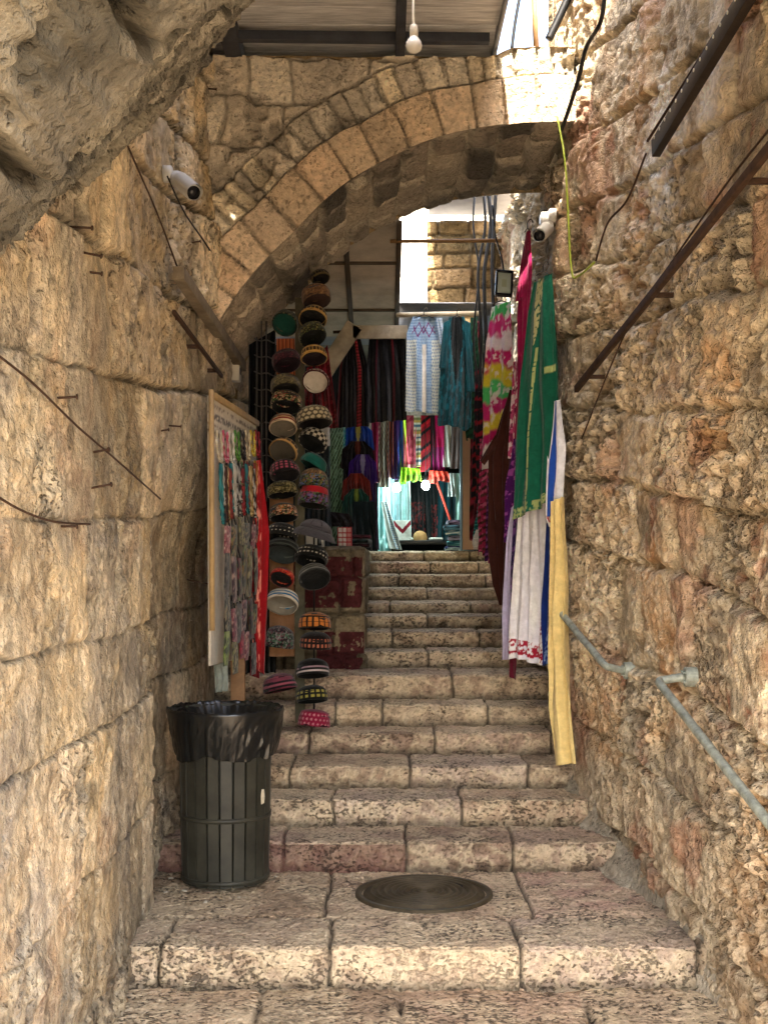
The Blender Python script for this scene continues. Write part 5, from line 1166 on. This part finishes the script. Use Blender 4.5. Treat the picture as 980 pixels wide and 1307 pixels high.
# lit bulbs in the shop
lampm = mat('lit_bulb', (.9, .95, 1.0), emit=(.86, 1.0, .97), estr=14)
for (x, y, d, lab, e) in ((543, 619, 11.05, 'glaring lit bulb under the coral shawl in the shop', .65), (506, 622, 11.35, 'second lit bulb among the pale blue dresses', .5)):
    p = P(x, y, d); root = thing('shop_lamp', lab, 'lamp', tuple(p))
    build('glowing_bulb', lathe([(0, -.045), (.02, -.04), (.033, -.022), (.036, 0), (.028, .022), (.014, .04)], 20, p), lampm, root)
    build('lamp_socket', lathe([(.016, .036), (.018, .04), (.018, .075), (0, .08)], 14, p), bp_, root)
    build('lamp_cord', tube([p+Vector((0, 0, .075)), p+Vector((0, .04, .95))], .004, 6), blk, root)
    ld = bpy.data.lights.new('lamp_glow', 'POINT'); ld.energy = e; ld.color = (.78, 1.0, .97); ld.shadow_soft_size = .05
    lo = bpy.data.objects.new('lamp_glow', ld); COL.objects.link(lo); lo.parent = root; lo.location = (0, -.09, -.02)
# beige door panel on the right of the shop
q0, q1 = P(590, 700, 10.75), P(611, 545, 10.75)
dp = thing('door_panel', 'plain beige board standing at right of the shop entrance', 'panel', ((q0.x+q1.x)/2, 10.75, 1.57))
build('board', box(((q0.x+q1.x)/2, 10.75, (1.57+q1.z+.6)/2), (q1.x-q0.x, .03, q1.z+.6-1.57), .004), mat('beige_board', tuple(S('#b08f70')), rough=.65, var=.12, vscale=6), dp)
build('edge_strip', box((q0.x-.012, 10.74, (1.56+q1.z)/2), (.022, .035, q1.z-1.56), .003), mat('steel_edge', tuple(S('#6f8a9a')), rough=.4, metal=.4), dp)

# goods on the terrace: chequered bag, hanging tag, dark cloths
q = P(440, 690, 8.6)
cb = thing('chequered_bag', 'red and white chequered carrier bag on the retaining wall', 'bag', (q.x, 8.6, PZ))
w, h = .10, .135; v, f = box((q.x, 8.6, PZ+h/2+.006), (w, .07, h), .008)
bm = bmesh.new(); me_ = bpy.data.meshes.new('x'); me_.from_pydata(v.tolist(), [], f); bm.from_mesh(me_); bmesh.ops.subdivide_edges(bm, edges=bm.edges[:], cuts=14, use_grid_fill=True)
v = np.array([tuple(t.co) for t in bm.verts]); bm.verts.index_update(); f = [[t.index for t in fc.verts] for fc in bm.faces]; bm.free()
uu = (v[:, 0]-q.x)/w+.5; ww = (v[:, 2]-PZ)/h; lines = (((uu*3.2) % 1) < .22) | (((ww*4) % 1) < .2)
cc = np.where(lines[:, None], H('#b01f2a'), H('#d8cfc6')); cc = np.where((uu > .62)[:, None], cc*.35+H('#b31428')*.65, cc)
build('bag_body', (v, f), M_cloth(), cb, col=cc)
build('handles', tube(smooth_path([(q.x-.03, 8.57, PZ+h), (q.x-.02, 8.57, PZ+h+.05), (q.x+.02, 8.57, PZ+h+.05), (q.x+.03, 8.57, PZ+h)], 4), .004, 6), blk, cb)
q = P(462, 697, 9.0); pileof('heap of dark folded clothes on the terrace edge', 'clothes_heap', 'clothes', q.x-.01, 9.0, PZ+.004, 3, .16, .3, [('#1c1216', '#4a2a30'), ('#10181a', '#2a3a3a'), ('#2a141a', '#5a2a34')], .03)
q = P(452, 688, 9.3); pileof('crumpled white cloth on the terrace beside the heap', 'white_cloth', 'cloth', q.x, 9.35, PZ+.004, 2, .13, .14, [('#aeb4ae', '#8d9690')], .035)
q = P(403, 695, 8.35); tg = thing('paper_box', 'white and black box showing behind the newsboy cap', 'box', (q.x, 8.3, PZ))
build('carton', box((q.x, 8.3, PZ+.045), (.12, .10, .085), .004), mat('carton_white', tuple(S('#c9c4b8')), rough=.6), tg)
build('dark_label', box((q.x+.03, 8.249, PZ+.045), (.03, .004, .07), .001), bp_, tg)
# shelf of dark goods between the hats and the shop
cloth('dark_fabric', [(388, 545, 9.0), (384, 702, 8.6)], [(421, 545, 9.0), (423, 702, 8.6)], over(solid('#11181a', .4), (noise_m(9, 9, .58, 3), '#3a4a44'), (band(.0, .16), '#b5b0a2')), None, 'dark mottled fabric behind the right hats on the terrace', 'fabric', folds=3, amp=.03)
cloth('table_cover', [(415, 652, 8.75), (418, 672, 8.7)], [(446, 656, 8.75), (452, 672, 8.7)], solid('#17100f', .3), None, 'dark draped cover above the chequered bag', 'cloth', folds=3, amp=.02, nu=30, nv=24, th=.01)

# ================================================================ clothes hung along the right wall
GR = 'clothes hung along the right wall'
# scarves far right
sc = [('maroon woven', ['#5a1420', '#8e2a3a', '#2a0f14'], 604, 612, 410, 690, 9.5), ('black and red striped', ['#150f12', '#8a1420', '#150f12'], 606, 614, 470, 640, 9.35), ('teal knitted', ['#0f5a55', '#0a3a3a', '#3a8a80'], 610, 620, 640, 690, 9.25),
      ('dark forest green', ['#12301f', '#1c4a30'], 600, 608, 405, 560, 9.45), ('pink and brown tasselled', ['#a0284a', '#3a1c1c', '#c9607a', '#55302a'], 612, 628, 560, 708, 9.1), ('purple speckled', ['#4a1c55', '#8a4a8a', '#2a1030'], 622, 636, 610, 716, 8.9),
      ('white fringed', ['#c9c4b8', '#a59f92'], 607, 616, 676, 702, 9.2), ('magenta fringed', ['#a0145a', '#d0608a', '#6a0f3a'], 626, 640, 660, 722, 8.7)]
for nm, cols, x0, x1, y0, y1, dd in sc:
    cloth('scarf', [(x0, y0, dd), (x0-1, y1, dd)], [(x1, y0, dd-.1), (x1+1, y1, dd-.1)], over(hstripes(cols, 34, .2), (noise_m(10, 40, .56, len(nm)), cols[0])), None, f'{nm} scarf in the bundle on the far right wall', 'scarf', 'scarves on the far right wall', folds=2.5, amp=.03, nu=34, nv=90, hem=.04)
def tie(u, w):
    cols = ['#3fae55', '#cf2f74', '#e8d8da', '#c7266a', '#d9c93a', '#4fc06a', '#c92a70', '#e0cf3f', '#c02468', '#d8d0c8']
    t = np.clip(w*10+1.4*(fbm(u*3, w*7, 3, 5)-.5), 0, 9.99); k = t.astype(int); P_ = np.array([H(c) for c in cols])
    c = mixc(P_[k], P_[np.minimum(k+1, 9)], sst(.7, 1, t-k)); return mixc(c, H('#eae2da'), sst(.58, .66, fbm(u*9, w*24, 3, 8))*.8)
g = garment('dress', 'tie dyed pink yellow and green dress below flood light', 'dress', [(627, 392, 8.5), (620, 440, 8.5), (617, 500, 8.5), (616, 600, 8.5)], [(651, 384, 8.35), (652, 450, 8.35), (648, 510, 8.35), (640, 590, 8.35)], tie, GR, folds=2.5, amp=.02, nu=60, nv=160)
mag = solid('#8e0c44', .3)
g = garment('dress', 'narrow magenta dress hanging highest on the right wall', 'dress', [(671, 296, 7.25), (663, 345, 7.25), (664, 450, 7.25), (658, 560, 7.25)], [(675, 294, 7.15), (678, 340, 7.1), (675, 450, 7.1), (672, 562, 7.1)], mag, GR, folds=2, amp=.02)
sleeve(g, [(664, 345, 7.2), (658, 385, 7.2)], [(668, 332, 7.2), (666, 380, 7.18)], mag)
pinkf = over(solid('#c0487a', .2), (noise_m(8, 22, .52, 5), '#ecd9dc'), (noise_m(9, 20, .6, 25), '#7a1c4a'))
garment('dress', 'pink and white floral dress left of the green caftan', 'dress', [(655, 462, 7.5), (652, 520, 7.5), (648, 585, 7.5)], [(668, 455, 7.4), (667, 520, 7.4), (664, 590, 7.4)], pinkf, GR, folds=2, amp=.015)
brown = solid('#3f1e17', .25)
g = garment('robe', 'wide dark brown robe bulging over the step ends', 'robe', [(651, 498, 7.75), (640, 530, 7.75), (624, 585, 7.75), (626, 690, 7.75), (632, 745, 7.75), (640, 772, 7.75)], [(656, 496, 7.65), (657, 560, 7.6), (655, 640, 7.6), (655, 720, 7.6), (652, 776, 7.6)], brown, GR, folds=3, amp=.03)
sleeve(g, [(632, 555, 7.7), (612, 588, 7.68)], [(638, 566, 7.7), (618, 594, 7.68)], brown)
purp = over(solid('#4a0f5e', .3), (noise_m(8, 26, .6, 5), '#9a4a9a'))
garment('dress', 'deep purple dress between the brown robe and caftan', 'dress', [(655, 560, 7.35), (650, 620, 7.35), (645, 692, 7.35)], [(667, 552, 7.3), (666, 620, 7.25), (664, 700, 7.25)], purp, GR, folds=2, amp=.02)
lil = solid('#bcb4d0', .08)
garment('dress', 'thin lilac dress hanging behind the white embroidered one', 'dress', [(652, 648, 7.2), (646, 690, 7.2), (643, 760, 7.2), (642, 842, 7.2)], [(662, 640, 7.15), (660, 700, 7.15), (657, 842, 7.15)], lil, GR, folds=2, amp=.014)
garment('dress', 'dark plum floral dress seen between lilac and white dresses', 'dress', [(656, 640, 7.12), (652, 720, 7.12), (650, 820, 7.12)], [(668, 640, 7.1), (668, 720, 7.1), (668, 820, 7.1)], over(solid('#2a1c4a', .3), (noise_m(9, 40, .55, 5), '#7a4a8a')), GR, folds=2, amp=.014)
def whitef(u, w):
    c = np.broadcast_to(H('#dcdae4'), u.shape+(3,)); c = mixc(c, H('#eeeeea'), sst(.3, .7, fbm(u*4, w*2, 3, 4)))
    b = np.maximum(sst(.50, .56, fbm(u*30, w*90, 3, 4)), (np.abs(w-.965) < .006)*1.0); m = ((w > .90) & (w < .975))*1.0; m = np.maximum(m, ((u > .86) & (w > .72))*1.0)
    return mixc(c, H('#a01c34'), m*b)
g = garment('dress', 'long white dress with red embroidered hem', 'dress', [(668, 600, 7.0), (660, 660, 7.0), (655, 740, 7.0), (651, 838, 7.0)], [(692, 600, 6.85), (697, 660, 6.82), (700, 760, 6.8), (695, 847, 6.8)], whitef, GR, folds=3.5, amp=.02, nu=110, nv=190, hem=.03)
sleeve(g, [(699, 560, 6.6), (697, 620, 6.56), (696, 660, 6.55), (700, 672, 6.55)], [(709, 560, 6.58), (709, 640, 6.54), (711, 664, 6.54), (708, 676, 6.54)], lambda u, w: over(solid('#e6e4e4', .05), (both(band(.8, 1), noise_m(6, 30, .48, 8)), '#a83a44'))(u, w), folds=1, amp=.008, nu=30)
bluec = over(solid('#16307c', .25), (both(noise_m(9, 60, .5, 4), band(.35, .7, 0)), '#7a94c4'))
garment('dress', 'royal blue dress with a pale beaded edge beside white hem', 'dress', [(697, 668, 6.78), (694, 760, 6.78), (691, 850, 6.78)], [(708, 660, 6.68), (707, 760, 6.68), (703, 846, 6.68)], bluec, GR, folds=1.5, amp=.015)
wb = over(solid('#e2e4ea', .06), (lambda u, w: (np.abs(u-.30+.15*w) < .17).astype(float), '#1f4aa5'))
garment('shawl', 'white shawl with broad blue stripe right of the green caftan', 'shawl', [(707, 512, 6.55), (703, 580, 6.55), (699, 660, 6.55)], [(714, 510, 6.48), (720, 570, 6.46), (717, 655, 6.46)], wb, GR, folds=1.5, amp=.012)
def green(u, w):
    c = solid('#0a5540', .22)(u, w)
    c = mixc(c, H('#9aa56a'), (np.abs(u-.50+.10*w) < .022)*(w > .30)*(vn(u*3, w*150, 4) > .25))
    c = mixc(c, H('#7d8d55'), (np.abs(u-.24) < .015)*(w > .35)*(vn(u*3, w*120, 9) > .5))
    c = mixc(c, H('#a9a878'), ((np.abs(u-.40) < .20*(1-w/.30)) & (w < .30))*1.0*sst(.25, .45, vn(u*24, w*110, 5)))
    c = mixc(c, H('#98a468'), (w > .955)*sst(.35, .55, vn(u*40, w*140, 6))); return c
g = garment('caftan', 'long dark green caftan with pale yellow stitching', 'caftan', [(681, 360, 6.75), (673, 400, 6.8), (664, 480, 6.85), (659, 580, 6.85), (655, 664, 6.85)], [(703, 349, 6.62), (706, 420, 6.58), (705, 520, 6.56), (702, 600, 6.56), (700, 640, 6.56)], green, GR, folds=2.5, amp=.022, nu=110, nv=220, hem=.0)
sleeve(g, [(692, 362, 6.54), (693, 420, 6.52), (694, 478, 6.51)], [(704, 348, 6.53), (708, 400, 6.5), (709, 474, 6.49)], over(solid('#0b5842', .2), (band(.93, .99), '#98a468')), folds=1, amp=.01, nu=30)
yel = solid('#e8d08c', .06)
cloth('yellow_cloth', [(705, 640, 6.5), (704, 720, 6.5), (700, 800, 6.48), (696, 900, 6.45), (703, 978, 6.42)], [(717, 634, 6.42), (718, 720, 6.4), (719, 780, 6.38), (728, 880, 6.34), (738, 974, 6.30)], yel, None, 'long plain yellow cloth hanging lowest over the steps', 'cloth', GR, folds=1.6, amp=.035, nu=60, nv=150, topamp=.5)
cloth('dark_red_cloth', [(650, 836, 7.1), (650, 864, 7.1)], [(659, 836, 7.08), (658, 868, 7.08)], solid('#5a0f24', .2), None, 'small dark crimson cloth end below the lilac dress', 'cloth', folds=1, amp=.01, nu=20, nv=30)
# hangers
hg = mat('hanger_wire', tuple(S('#4a443c')), rough=.5, metal=.5)
for (px, py, d, w, lab) in ((693, 349, 6.68, 9, 'wire hanger holding up the green caftan'), (673, 294, 7.2, 4, 'wire hanger at the top of the magenta dress'), (640, 386, 8.42, 12, 'wire hanger holding the tie dyed dress'), (541, 404, 9.28, 13, 'wire hanger of the pale blue dress'), (583, 405, 9.2, 10, 'wire hanger of the teal dress')):
    c = P(px, py, d); ww = w*d/F
    build('wire_hanger', tube(smooth_path([c+Vector((-ww, 0, -.012)), c+Vector((0, 0, .012)), c+Vector((ww, 0, -.012))], 4)+[], .004, 6) if False else join(tube([c+Vector((-ww, 0, -.012)), c+Vector((0, 0, .014)), c+Vector((ww, 0, -.012))], .004, 6), tube(smooth_path([c+Vector((0, 0, .012)), c+Vector((0, 0, .045)), c+Vector((.018, 0, .065)), c+Vector((.03, 0, .045))], 4), .0035, 6)), hg, None, lab, 'hanger')
